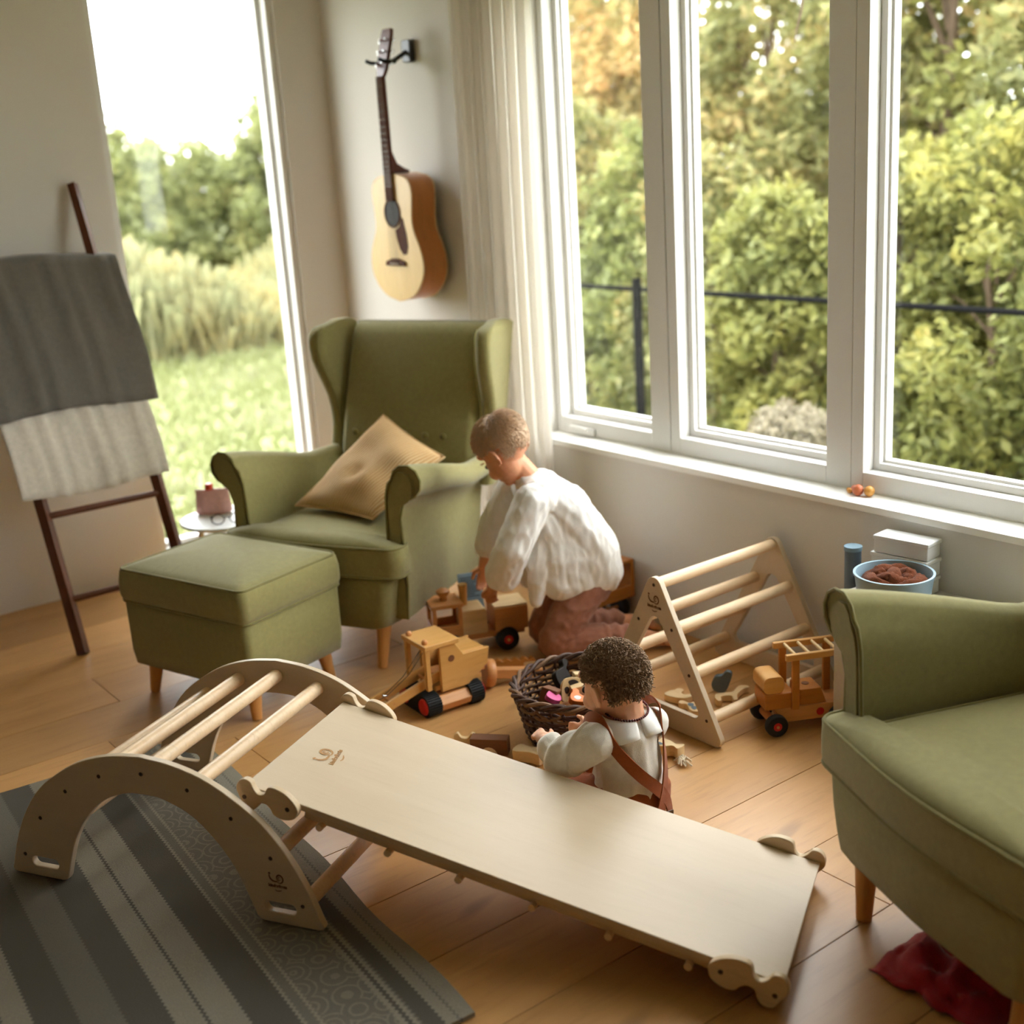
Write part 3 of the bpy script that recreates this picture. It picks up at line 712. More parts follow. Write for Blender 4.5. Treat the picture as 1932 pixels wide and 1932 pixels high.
# ------------------------------------------------------------------ cushion leaning in the armchair (corners in chair coordinates, y mirrored)
cor = [Vector((-.13, -.024, .765)), Vector((-.02, .30, .635)), Vector((.27, .17, .485)), Vector((.21, -.215, .50))]   # top, right, bottom, left
cl = MB(); n = 18
nrm = (cor[1] - cor[3]).cross(cor[0] - cor[2]).normalized()
if nrm.x < 0: nrm = -nrm
for side in (1, -1):
    o0 = len(cl.v)
    for i in range(n + 1):
        for j in range(n + 1):
            u, v = i / n, j / n; p = cor[0] * (1 - u) * (1 - v) + cor[1] * u * (1 - v) + cor[2] * u * v + cor[3] * (1 - u) * v
            b2 = (max(0, 1 - (2 * u - 1) ** 2) * max(0, 1 - (2 * v - 1) ** 2)) ** .5
            ctr = (cor[0] + cor[1] + cor[2] + cor[3]) / 4; pin = 1 - .07 * (1 - max(abs(2 * u - 1), abs(2 * v - 1)) ** 2) * 0 - .05 * (1 - min(abs(2 * u - 1), abs(2 * v - 1)) ** 2) * (max(abs(2 * u - 1), abs(2 * v - 1)) ** 3)
            p = ctr + (p - ctr) * pin
            wr = .010 * math.sin(9 * u + 5 * v) * b2 + .008 * math.sin(14 * v - 3 * u) * b2
            if side == 1: wr -= .035 * math.exp(-((u - .45) ** 2 + (v - .62) ** 2) / .012)
            cl.v.append(tuple(p + nrm * side * (.066 * b2 + .002 + (wr if side == 1 else 0))))
    for i in range(n):
        for j in range(n):
            a = o0 + i * (n + 1) + j; q = (a, a + 1, a + n + 2, a + n + 1); cl.f.append(q if side == 1 else q[::-1])
per = [j for j in range(n + 1)] + [i * (n + 1) + n for i in range(1, n + 1)] + [n * (n + 1) + j for j in range(n - 1, -1, -1)] + [i * (n + 1) for i in range(n - 1, 0, -1)]
K = (n + 1) ** 2
for a, b2 in zip(per, per[1:] + per[:1]): cl.f.append((b2, a, K + a, K + b2))
# flatten so that its own axes follow the weave: rotate stripes with the cloth
po = thing('throw_cushion', 'mustard striped square cushion tilted on its corner in the armchair', 'cushion', (2.26, 3.86, 0), math.radians(204))
po.location = chair.location; 
cv0 = MB(); ax = (cor[1] - cor[0]).normalized(); az_ = nrm; ay = az_.cross(ax).normalized()
Mx = Matrix((ax, ay, az_)).transposed().to_4x4(); ctr = (cor[0] + cor[2]) / 2; Mx.translation = ctr
inv = Mx.inverted(); cv0.v = [tuple(inv @ Vector(p)) for p in cl.v]; cv0.f = cl.f
cu_o = cv0.build('cushion_cover', 'mustard_stripe', po, sharp=0); cu_o.matrix_local = Mx
MB().tube([cv0.v[i] for i in per], .004, 6, closed=True).build('seam', 'mustard_stripe', cu_o)
W0 = Matrix.Translation((2.26, 3.86, 0)) @ RZ(math.radians(204)); base = W0 @ Vector((.1, 0, .47))
# ------------------------------------------------------------------ guitar on the wall (local: x = out of wall, y = width, z = up)
gt = thing('acoustic_guitar', 'acoustic guitar with spruce top hanging on the wall', 'guitar', (2.905, 4.405, 1.115), PI)
zz = [i / 40 * .505 for i in range(41)]
hw = interp(zz, [(0, .01), (.012, .075), (.035, .125), (.07, .165), (.12, .192), (.17, .193), (.22, .175), (.28, .142), (.32, .135), (.37, .140), (.42, .146), (.455, .142), (.485, .115), (.498, .07), (.505, .02)])
outl = [(-h, z) for h, z in zip(hw, zz)] + [(h, z) for h, z in reversed(list(zip(hw, zz)))]
Mg = Matrix(((0, 0, 1, 0), (1, 0, 0, 0), (0, 1, 0, 0), (0, 0, 0, 1)))     # (px, py, h) -> (x=h, y=px, z=py)
gd0, gd1 = .012, .124
MB().prism(outl, gd0, gd1, Mg).build('sides', 'mahogany', gt, sharp=50)
soff = [(x * .992, .2525 + (z - .2525) * .994) for x, z in outl]
tp = MB().prism(soff, gd1, gd1 + .003, Mg).build('soundboard', 'spruce_top', gt, sharp=50)
MB().tube([Mg @ Vector((x, z, gd1)) for x, z in outl], .0028, 6, closed=True).build('binding', 'toy_pale', gt)
MB().tube([Mg @ Vector((x, z, gd0)) for x, z in outl], .0028, 6, closed=True).build('binding', 'toy_pale', gt)
MB().prism(soff, gd0 - .002, gd0, Mg).build('back_plate', 'rosewood', gt, sharp=50)
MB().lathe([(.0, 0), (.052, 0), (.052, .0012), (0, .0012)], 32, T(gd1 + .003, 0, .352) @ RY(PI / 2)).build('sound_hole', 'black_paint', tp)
MB().tube([(gd1 + .0045, .056 * math.cos(a), .352 + .056 * math.sin(a)) for a in np.linspace(0, 2 * PI, 40)[:-1]], .003, 6, closed=True).build('rosette', 'rosewood', tp)
pg = [(-.012, .285), (-.045, .30), (-.062, .335), (-.075, .33), (-.092, .27), (-.098, .22), (-.085, .19), (-.06, .187), (-.035, .21), (-.018, .25)]
MB().prism([(-x, z) for x, z in pg][::-1], gd1 + .003, gd1 + .0045, Mg).build('pickguard', 'rosewood', tp, bevel=.001)
MB().prism([(-.075, .142), (.075, .142), (.07, .16), (.02, .172), (-.02, .172), (-.07, .16)], gd1 + .003, gd1 + .011, Mg).build('bridge', 'rosewood', tp, bevel=.003)
for k in range(6): MB().ell((gd1 + .013, -.027 + k * .0108, .151), .004, 8, 6).build('bridge_pin', 'frame_white', tp)
nk = MB()
rings = []
for z, hw_, dp in ((.405, .027, .004), (.50, .0265, .005), (.5005, .0265, .02), (.7, .0245, .021), (.875, .0215, .02)):
    rings.append([(gd1 + .009, -hw_, z), (gd1 + .009, hw_, z), (gd1 + .009 - dp * .55, hw_ * .96, z), (gd1 + .009 - dp, hw_ * .5, z), (gd1 + .009 - dp, -hw_ * .5, z), (gd1 + .009 - dp * .55, -hw_ * .96, z)])
nk.rings(rings); ne = nk.build('neck', 'neck_wood', gt, sharp=40)
MB().prism([(-.027, .402), (.027, .402), (.0215, .875), (-.0215, .875)], gd1 + .009, gd1 + .013, Mg).build('fingerboard', 'rosewood', ne)
for k in range(1, 19):
    z = .875 - .645 * (1 - 2 ** (-k / 12)); hwk = .0215 + (.027 - .0215) * (.875 - z) / .535
    if z > .408: MB().tube([(gd1 + .0135, -hwk, z), (gd1 + .0135, hwk, z)], .0009, 5).build('fret', 'chrome', ne)
# heel of the neck against the body
hr = []
for x, z0_, z1_, w_ in ((gd1 + .003, .506, .62, .022), (gd1 - .03, .506, .545, .019), (gd1 - .065, .506, .525, .017), (gd1 - .09, .506, .516, .014)):
    hr.append([(x, -w_, z0_), (x, w_, z0_), (x, w_ * .8, z1_), (x, -w_ * .8, z1_)])
MB().rings(hr).build('heel', 'neck_wood', ne, bevel=.003)
# angled headstock with tuners
Mh = T(gd1 + .008, 0, .875) @ RY(math.radians(-15))
hd = MB().prism([(-.0215, 0), (.0215, 0), (.034, .03), (.037, .16), (.03, .185), (-.03, .185), (-.037, .16), (-.034, .03)], -.016, 0, Mh @ Mg).build('headstock', 'neck_wood', gt, bevel=.003)
for s in (-1, 1):
    for k in range(3):
        z = .05 + .045 * k
        MB().lathe([(.0, 0), (.0035, 0), (.0035, .014), (0, .014)], 8, Mh @ T(0, s * .02, z) @ RY(PI / 2)).build('tuner_post', 'chrome', hd)
        MB().tube([Mh @ Vector((-.012, s * .03, z)), Mh @ Vector((-.012, s * .052, z))], .003, 6).build('tuner_shaft', 'chrome', hd)
        MB().ell((0, 0, 0), (.004, .006, .009), 8, 6, Mh @ T(-.012, s * .056, z)).build('tuner_button', 'chrome', hd)
for k in range(6):
    y0 = -.027 + k * .0108; y1 = -.017 + k * .0068
    MB().tube([(gd1 + .014, y0, .151), (gd1 + .0165, y1, .877)], .0007, 4).build('string', 'chrome', gt)
# wall hanger
hg = thing('guitar_hanger', 'black forked guitar hanger screwed to the wall', 'hanger', (2.93, 4.405, 2.085), PI)
MB().prism(rrect(.06, .085, .012, 4), 0, .028, Mg).build('wall_plate', 'black_metal', hg, bevel=.004)
MB().tube([(.02, 0, 0), (.075, 0, -.03), (.098, 0, -.04)], .009, 10).build('stem', 'black_metal', hg)
MB().tube([(.185, -.046, -.033), (.165, -.047, -.04), (.12, -.045, -.042), (.10, -.03, -.042), (.096, 0, -.042), (.10, .03, -.042), (.12, .045, -.042), (.165, .047, -.04), (.185, .046, -.033)], .0075, 10).build('yoke', 'black_rubber', hg)

# ------------------------------------------------------------------ lettering and swirl mark burnt into the plywood
def smooth_closed(pts, k=6):
    out = []; n = len(pts)
    for i in range(n):
        p0, p1, p2, p3 = (Vector(pts[(i + d) % n]) for d in (-1, 0, 1, 2))
        for j in range(k):
            t = j / k; out.append(tuple(.5 * ((2 * p1) + (p2 - p0) * t + (2 * p0 - 5 * p1 + 4 * p2 - p3) * t * t + (3 * p1 - p0 - 3 * p2 + p3) * t ** 3)))
    return out
def ribbon(mb, pts, w, z, M):
    P = [Vector((x, y)) for x, y in pts]; L = []; Rr = []
    for i, p in enumerate(P):
        t = (P[min(i + 1, len(P) - 1)] - P[max(i - 1, 0)]).normalized(); nn = Vector((-t.y, t.x)); ww = w * (.35 + .65 * math.sin(PI * (i + .5) / len(P)))
        L.append((p.x + nn.x * ww, p.y + nn.y * ww, z)); Rr.append((p.x - nn.x * ww, p.y - nn.y * ww, z))
    n = len(P); mb.add(L + Rr, [(i, n + i, n + i + 1, i + 1) for i in range(n - 1)], M)
def logo(parent, M, s, mat):
    """ring swirl with a tail, a line of lettering under it and a small tick; s = lettering width"""
    m = MB()
    ringp = [(.12 * s + (.155 - .012 * a) * s * math.cos(a), .30 * s + (.175 - .012 * a) * s * math.sin(a)) for a in np.linspace(-2.4, 4.6, 40)]
    ribbon(m, ringp, .038 * s, .0006, M)
    ribbon(m, [(.12 * s + .05 * s * math.cos(a), .30 * s + .07 * s * math.sin(a)) for a in np.linspace(0, 6.0, 22)], .020 * s, .0006, M)
    ribbon(m, [(-.32 * s, .44 * s), (-.33 * s, .36 * s), (-.29 * s, .25 * s), (-.2 * s, .17 * s), (-.08 * s, .15 * s), (.02 * s, .17 * s)], .042 * s, .0006, M)
    ribbon(m, [(-.36 * s, .47 * s), (-.31 * s, .50 * s), (-.27 * s, .46 * s)], .045 * s, .0006, M)
    ribbon(m, [(-.14 * s, -.22 * s), (-.05 * s, -.26 * s), (.06 * s, -.25 * s), (.17 * s, -.21 * s)], .024 * s, .0006, M)
    m.build('swirl_mark', mat, parent, smooth=False)
    cu = bpy.data.curves.new('lettering', 'FONT'); cu.body = 'kinderfeets'; cu.align_x = 'CENTER'; cu.size = .185 * s; cu.extrude = .0004; cu.offset = .008 * s
    to = bpy.data.objects.new('lettering_tmp', cu); COL.objects.link(to)
    dg = bpy.context.evaluated_depsgraph_get(); dg.update(); me = bpy.data.meshes.new_from_object(to.evaluated_get(dg)); bpy.data.objects.remove(to); bpy.data.curves.remove(cu)
    me.name = 'lettering'; me.transform(M @ T(0, -.10 * s, .0003)); mkobj('lettering', me, mat, parent, smooth=False)

# ------------------------------------------------------------------ slide board
RA = math.radians(30.4); Rv = Vector((math.cos(RA), math.sin(RA), 0)); Td = Vector((math.sin(RA), -math.cos(RA), 0))
pitch = math.radians(12.25); BL, BW = 1.247, .455
sb = thing('slide_board', 'long pale plywood slide board hooked onto the climbing arch', 'slide')
sb.matrix_world = T(1.833, 1.514, .056) @ RZ(math.atan2(-Td.y, -Td.x)) @ RY(-pitch)
MB().box((BL / 2, 0, -.008), (BL, BW, .016)).build('deck', 'birch', sb, bevel=.002)
for s in (-1, 1): MB().box((BL / 2, s * (BW / 2 - .024), -.029), (BL - .30, .018, .026)).build('side_rail', 'birch_edge', sb, bevel=.002)
for k in range(6):
    x = .19 + k * .172
    MB().tube([(x, -.2275, -.044), (x, .2275, -.044)], .0085, 10).build('grip_dowel', 'birch_dowel', sb)
hk = [(.0, -.030), (-.012, -.006), (-.006, .016), (.008, .026), (.024, .023), (.033, .008), (.046, -.002), (.060, .004), (.068, .024), (.085, .030), (.112, .026), (.138, .010), (.150, -.010), (.142, -.034), (.118, -.046), (.092, -.044), (.080, -.030), (.068, -.022), (.052, -.026), (.044, -.042), (.030, -.054), (.010, -.050)]
hk = smooth_closed(hk, 4)
Mxz = Matrix(((1, 0, 0, 0), (0, 0, -1, 0), (0, 1, 0, 0), (0, 0, 0, 1)))      # (px, py, h) -> (px, -h, py)
for end in (0, 1):
    for s in (-1, 1):
        prof = [(x, z * (1.0 if end == 0 else .94)) for x, z in hk]
        if end == 1: prof = [(BL - x, z) for x, z in prof][::-1]
        y0 = s * (BW / 2 + .001) ; y1 = y0 + s * .017
        ho = MB().prism(prof, -max(y0, y1), -min(y0, y1), Mxz).build('hook_bracket', 'birch_edge', sb, bevel=.0025)
        for bxp in ((.012, -.02), (.124, -.012)):
            x = bxp[0] if end == 0 else BL - bxp[0]
            MB().lathe([(0, 0), (.0055, 0), (.0055, .0012), (0, .0012)], 12, T(x, y1 + s * .0002, bxp[1]) @ RX(-s * PI / 2)).build('bolt', 'bolt_metal', ho)
logo(sb, T(1.135, .015, .0004) @ RZ(math.radians(-80)), .085, 'faint_mark')

# ------------------------------------------------------------------ climbing arch standing on the rug
ar = thing('climbing_arch', 'birch climbing arch with round rungs standing on the grey rug', 'climbing arch', (1.104, 2.777, .0135), math.atan2(Td.y, Td.x))
AW = .58
so = [i / 24 for i in range(25)]
out_c = [(0, .372), (.09, .362), (.18, .335), (.26, .290), (.325, .238), (.380, .165), (.420, .086), (.442, .024)]
inn_c = [(0, .276), (.05, .272), (.126, .240), (.188, .182), (.233, .114), (.262, .04), (.272, .012)]
oc_ = [(x, z) for x, z in zip(np.linspace(0, .442, 25), interp(np.linspace(0, .442, 25), out_c))]
ic_ = [(x, z) for x, z in zip(np.linspace(0, .272, 20), interp(np.linspace(0, .272, 20), inn_c))]
right = oc_ + [(.448, .010), (.443, .002), (.432, 0.0), (.290, 0.0), (.279, .003)] + ic_[::-1]
left = [(-x, z) for x, z in right[::-1]]
outline = (right + left[1:-1])[::-1]
rung_pos = [(-.398, .056), (-.328, .166), (-.235, .251), (-.125, .306), (0, .329), (.125, .306), (.235, .251), (.328, .166), (.398, .056)]
slot = rrect(.082, .026, .0125, 6)
for s in (-1, 1):
    pa = MB().prism(outline, -(s * AW / 2 + .009), -(s * AW / 2 - .009), Mxz).build('arch_panel', 'birch', ar)
    for q in (-1, 1):
        cut(pa, MB().prism([(x + q * .338, z + .041) for x, z in slot], -(s * AW / 2 + .05), -(s * AW / 2 - .05), Mxz))
    pa.data.polygons.foreach_set('use_smooth', [True] * len(pa.data.polygons)); pa.data.set_sharp_from_angle(angle=math.radians(35))
    bv = pa.modifiers.new('bevel', 'BEVEL'); bv.width = .002; bv.segments = 2; bv.limit_method = 'ANGLE'; bv.angle_limit = math.radians(60)
    for x, z in rung_pos:
        MB().lathe([(0, 0), (.005, 0), (.005, .001), (0, .001)], 12, T(x, s * (AW / 2 + .0092), z) @ RX(-s * PI / 2)).build('bolt', 'bolt_metal', pa)
    if s == -1: logo(pa, T(.338, -(AW / 2 + .0093), .100) @ RX(PI / 2), .058, 'burnt_mark')
for x, z in rung_pos:
    MB().tube([(x, -AW / 2 + .009, z), (x, AW / 2 - .009, z)], .0185, 18).build('rung', 'birch_dowel', ar)

# ------------------------------------------------------------------ climbing triangle against the wall
tg = thing('climbing_triangle', 'birch climbing triangle with seven rungs against the wall', 'climbing frame', (2.625, 2.503, 0))
to_ = round_poly([(-.268, 0), (.268, 0), (0, .492)], [.022, .022, .03], 8)
th_ = round_poly([(-.182, .066), (.182, .066), (0, .362)], [.018, .018, .026], 8)
TP = [(0, .436)] + [(s * a, z) for a, z in ((.069, .314), (.135, .192), (.201, .072)) for s in (-1, 1)]
for s in (-1, 1):
    x0 = s * .2555
    Myz = Matrix(((0, 0, 1, 0), (1, 0, 0, 0), (0, 1, 0, 0), (0, 0, 0, 1)))
    pa = MB().prism(to_, x0 - .009, x0 + .009, Myz, hole=th_).build('side_panel', 'birch', tg, bevel=.002)
    for y, z in TP:
        MB().lathe([(0, 0), (.005, 0), (.005, .001), (0, .001)], 12, T(x0 + s * .0092, y, z) @ RY(s * PI / 2)).build('bolt', 'bolt_metal', pa)
    if s == -1:
        logo(pa, T(x0 - .0093, 0, .372) @ Matrix(((0, 0, -1, 0), (-1, 0, 0, 0), (0, 1, 0, 0), (0, 0, 0, 1))), .068, 'burnt_mark')
for y, z in TP: MB().tube([(-.2465, y, z), (.2465, y, z)], .0175, 18).build('rung', 'birch_dowel', tg)

# ------------------------------------------------------------------ wicker basket
bk = thing('wicker_basket', 'round dark brown wicker basket full of wooden toys', 'basket', (2.140, 2.60, 0))
NS = 30; BH = .17
def brad(z): return .145 + .045 * (z / BH) ** .8
for k in range(NS):
    a = 2 * PI * k / NS
    MB().tube([(brad(z) * math.cos(a), brad(z) * math.sin(a), z) for z in (.004, .05, .1, .15, .172)], .0038, 6).build('stake', 'wicker', bk)
for r in range(15):
    z = .008 + r * .0098; pts = []; nn = NS * 5
    for k in range(nn):
        a = 2 * PI * k / nn; off = .0048 * math.cos(NS * a / 2 + (PI if r % 2 else 0)); pts.append(((brad(z) + off) * math.cos(a), (brad(z) + off) * math.sin(a), z + .0012 * math.sin(a * 7 + r)))
    MB().tube(pts, .0046, 5, closed=True).build('weave_strand', 'wicker' if r % 4 else 'wicker_light', bk)
for k in range(3):
    pts = []
    for i in range(150):
        a = 2 * PI * i / 150; ph = a * 9 + k * 2 * PI / 3; pts.append(((.192 + .0085 * math.cos(ph)) * math.cos(a), (.192 + .0085 * math.cos(ph)) * math.sin(a), .168 + .0085 * math.sin(ph) + .004 * math.sin(2 * a)))
    MB().tube(pts, .0062, 7, closed=True).build('rim_braid', 'wicker_light' if k == 1 else 'wicker', bk)
for k in range(NS // 2):   # loops of the border below the braid
    a0 = 2 * PI * k / (NS // 2); pts = [((brad(z) + .006) * math.cos(a0 + d), (brad(z) + .006) * math.sin(a0 + d), z) for d, z in ((0, .150), (.06, .139), (.18, .133), (.30, .137), (.40, .150))]
    MB().tube(pts, .0045, 6).build('border_loop', 'wicker_light' if k % 3 else 'wicker', bk)
MB().lathe([(0, .002), (.145, .002), (.147, .008), (0, .009)], 40).build('base', 'wicker', bk)

# flat-sawn wooden animals: outline extruded; optional painted patches on both faces
def wood_piece(name, label, cat, outl, th, loc, rot, mat='toy_pale', patches=(), group=None, scale=1.0, k=4, extra=None):
    e = thing(name, label, cat, loc, 0, group, rot)
    ol = smooth_closed([(x * scale, y * scale) for x, y in outl], k) if k else [(x * scale, y * scale) for x, y in outl]
    b = MB().prism(ol, 0, th).build('body', mat, e, bevel=.0022)
    for pm, cx, cy0, rx, ry in patches:
        el = [(scale * (cx + rx * math.cos(a) * (1 + .12 * math.sin(3 * a))), scale * (cy0 + ry * math.sin(a))) for a in np.linspace(0, 2 * PI, 20)[:-1]]
        MB().prism(el, th, th + .0006).build('painted_patch', pm, e, smooth=False); MB().prism(el, -.0006, 0).build('painted_patch', pm, e, smooth=False)
    if extra: extra(e)
    return e
duck = [(0, .012), (.018, 0), (.062, 0), (.082, .018), (.086, .040), (.070, .038), (.058, .030), (.045, .040), (.046, .056), (.034, .066), (.020, .062), (.016, .048), (.004, .034)]
cow = [(0, 0), (.016, 0), (.018, .022), (.058, .022), (.060, 0), (.076, 0), (.080, .034), (.078, .054), (.100, .066), (.104, .080), (.088, .090), (.076, .082), (.066, .066), (.02, .066), (.002, .055), (-.004, .03)]
fish = [(0, .02), (.022, .003), (.06, -.004), (.10, .008), (.122, .024), (.145, .012), (.150, .050), (.126, .040), (.10, .052), (.055, .060), (.02, .046)]
def put_flat(z=.001, rz=0): return (0, 0, rz)
# toys on the floor
e = wood_piece('toy_duck', 'cream wooden toy duck lying inside the climbing triangle', 'toy', duck, .022, (2.475, 2.60, .001), (0, 0, math.radians(-70)), patches=[], scale=1.0)
MB().box((0, 0, .011), (.026, .030, .020), T(.088, .050, 0)).build('wing_tip', 'orange_paint', e, bevel=.002)
wood_piece('toy_cow', 'cream wooden toy cow with slate blue spots in the triangle corner', 'toy', cow, .02, (2.50, 2.425, .001), (0, 0, math.radians(60)), patches=[('slate_paint', .03, .048, .016, .010), ('slate_paint', .058, .052, .014, .011), ('slate_paint', .012, .03, .008, .007)], scale=.85)
gir = [(0, 0), (.014, 0), (.018, .03), (.05, .03), (.052, 0), (.066, 0), (.072, .04), (.098, .08), (.118, .088), (.114, .104), (.094, .108), (.078, .094), (.056, .06), (.01, .056), (-.004, .035)]
wood_piece('toy_giraffe', 'plain wooden toy giraffe lying flat behind the triangle panel', 'toy', gir, .02, (2.565, 2.455, .001), (0, 0, math.radians(-38)), scale=.95)
wood_piece('toy_bird', 'slate blue wooden toy bird standing under the triangle rungs', 'toy', [(0, 0), (.03, 0), (.045, .03), (.052, .062), (.036, .07), (.02, .055), (0, .05), (-.012, .022)], .02, (2.655, 2.545, .001), (PI / 2, 0, math.radians(-55)), mat='slate_paint')
e = wood_piece('toy_whale', 'wooden toy whale with a grey belly patch beside the toddler', 'toy', fish, .034, (2.180, 2.415, .001), (0, 0, math.radians(-72)), patches=[('slate_paint', .055, .016, .038, .012)], scale=.92)
def frayed_string():
    random.seed(3); t = thing('frayed_string', 'frayed bit of white string beside the toy whale', 'string', (2.225, 2.262, .003))
    m = MB()
    for k in range(16):
        a = random.uniform(0, 2 * PI); l = random.uniform(.014, .030); h = random.uniform(.006, .022)
        m.tube([(0, 0, .006), (l * .5 * math.cos(a), l * .5 * math.sin(a), h), (l * math.cos(a + .4), l * math.sin(a + .4), max(.001, h - .012))], [.0032, .003, .0022], 6)
    m.build('strands', 'cotton_string', t); MB().ell((0, 0, .008), (.010, .010, .007), 10, 6).build('knot', 'cotton_string', t)
frayed_string()
# blocks lying between slide and basket
wood_piece('bark_block', 'rough split wooden block with bark edge beside the slide', 'block', [(0, 0), (.05, .004), (.085, -.004), (.09, .03), (.078, .045), (.04, .038), (.006, .046)], .035, (1.893, 2.612, .001), (0, 0, math.radians(-62)), k=3)
e = thing('toy_arch_block', 'dark brown wooden arch block between slide and basket', 'block', (1.880, 2.70, .0012), math.radians(-50))
ab = MB().prism([(-.055, 0), (-.025, 0)] + [(.025 * -math.cos(a), .025 * math.sin(a)) for a in np.linspace(0, PI, 9)[1:-1]] + [(.025, 0), (.055, 0), (.055, .05), (-.055, .05)], -.02, .02, RX(PI / 2)).build('body', 'walnut_block', e, bevel=.002)
wood_piece('toy_rooster', 'tiny pale wooden toy rooster at the slide edge', 'toy', [(0, 0), (.03, 0), (.036, .02), (.05, .035), (.04, .042), (.028, .03), (.012, .032), (.002, .045), (-.008, .03)], .016, (1.835, 2.80, .001), (PI / 2, 0, math.radians(-40)), scale=1.1)
wood_piece('toy_hedge', 'ochre wooden piece with scalloped edge behind the basket', 'toy', [(0, 0), (.15, 0), (.15, .03), (.135, .024), (.12, .034), (.105, .026), (.09, .036), (.075, .028), (.06, .038), (.045, .03), (.03, .04), (.015, .03), (0, .036)], .022, (2.24, 3.19, .001), (PI / 2, 0, math.radians(-24)), mat='toy_oak', k=3)
e = thing('toy_brick', 'small red brown wooden brick behind the basket', 'block', (2.235, 3.115, .001), math.radians(-20))
MB().box((0, 0, .014), (.06, .03, .028)).build('body', 'walnut_block', e, bevel=.002)
e = thing('toy_plank', 'pale wooden building plank behind the basket', 'block', (2.335, 3.14, .001), math.radians(-30))
MB().box((0, 0, .009), (.10, .028, .018)).build('body', 'toy_pale', e, bevel=.002)
# things in the basket
BX, BY = 2.140, 2.60
def filler(name, label, cat, dims, off, rot, mat):
    e = thing(name, label, cat, (BX + off[0], BY + off[1], off[2]), 0, None, rot); MB().box((0, 0, 0), dims).build('body', mat, e, bevel=.002); return e
GB = 'toys in the wicker basket'
filler('toy_block', 'dark brown wooden block standing in the basket', 'block', (.05, .05, .07), (-.075, .045, .125), (.2, .3, .5), 'walnut_block')['group'] = GB
filler('toy_block', 'pale rectangular wooden block on top of the basket toys', 'block', (.11, .04, .03), (.028, -.012, .155), (.1, -.15, -.5), 'toy_pale')['group'] = GB
filler('toy_block', 'pale wooden block at the back of the basket', 'block', (.09, .035, .025), (.075, .045, .152), (-.1, .1, -.45), 'toy_pale')['group'] = GB
filler('toy_block', 'long plain wooden block at the bottom of the basket', 'block', (.16, .05, .04), (0, 0, .04), (0, 0, .6), 'toy_beech')['group'] = GB
filler('toy_block', 'reddish wooden block low in the basket', 'block', (.12, .06, .05), (-.03, .01, .085), (0, .1, 2.0), 'toy_oak')['group'] = GB
filler('toy_block', 'square brown wooden block half buried in the basket', 'block', (.07, .07, .04), (.05, -.07, .10), (.2, 0, .9), 'walnut_block')['group'] = GB
wood_piece('toy_dairy_cow', 'wooden toy cow with black patches in the basket', 'toy', cow, .022, (BX - .045, BY + .03, .115), (math.radians(65), .15, math.radians(-30)), patches=[('black_paint', .03, .05, .014, .010), ('black_paint', .058, .04, .012, .012), ('black_paint', .08, .075, .01, .007), ('black_paint', .012, .03, .007, .010)], group=GB, scale=1.05)
wood_piece('toy_goat', 'dark wooden toy animal leaning on the basket rim', 'toy', cow, .02, (BX - .01, BY + .085, .12), (math.radians(60), 0, math.radians(20)), mat='black_paint', group=GB, scale=.8)
wood_piece('toy_fox', 'orange and white wooden toy fox in the basket', 'toy', duck, .02, (BX - .075, BY - .045, .135), (.5, .2, math.radians(-20)), mat='orange_paint', group=GB, scale=.75, patches=[('frame_white', .03, .018, .014, .01)])
wood_piece('toy_flower', 'pink wooden toy piece in the basket', 'toy', [(0, 0), (.02, -.008), (.04, 0), (.05, .02), (.03, .04), (.01, .035), (-.008, .02)], .015, (BX - .11, BY - .005, .140), (.4, .3, .2), mat='pink_paint', group=GB)

# ------------------------------------------------------------------ helper for toy wheels
def wheel(parent, c, r, w_, ax, tyre='black_rubber', hub='red_paint'):
    M = T(*c) @ rot_to(ax)
    t = MB().lathe([(r * .55, -w_ / 2), (r * .93, -w_ / 2), (r, -w_ * .3), (r, w_ * .3), (r * .93, w_ / 2), (r * .55, w_ / 2)], 28, M).build('wheel', tyre, parent, sharp=50)
    MB().lathe([(0, -w_ * .46), (r * .55, -w_ * .46), (r * .55, w_ * .46), (r * .3, w_ * .52), (0, w_ * .52)], 20, M).build('hub', hub, t, sharp=50)
    MB().lathe([(0, w_ * .52), (r * .13, w_ * .52), (r * .13, w_ * .64), (0, w_ * .64)], 10, M).build('axle_cap', 'toy_beech', t)
    return t

# ------------------------------------------------------------------ tracked crane (local x = boom direction, tracks run across it)
cr = thing('toy_crane', 'yellow pine toy crane on black rubber tracks with red hubs', 'toy crane', (1.985, 3.095, 0), math.radians(176))
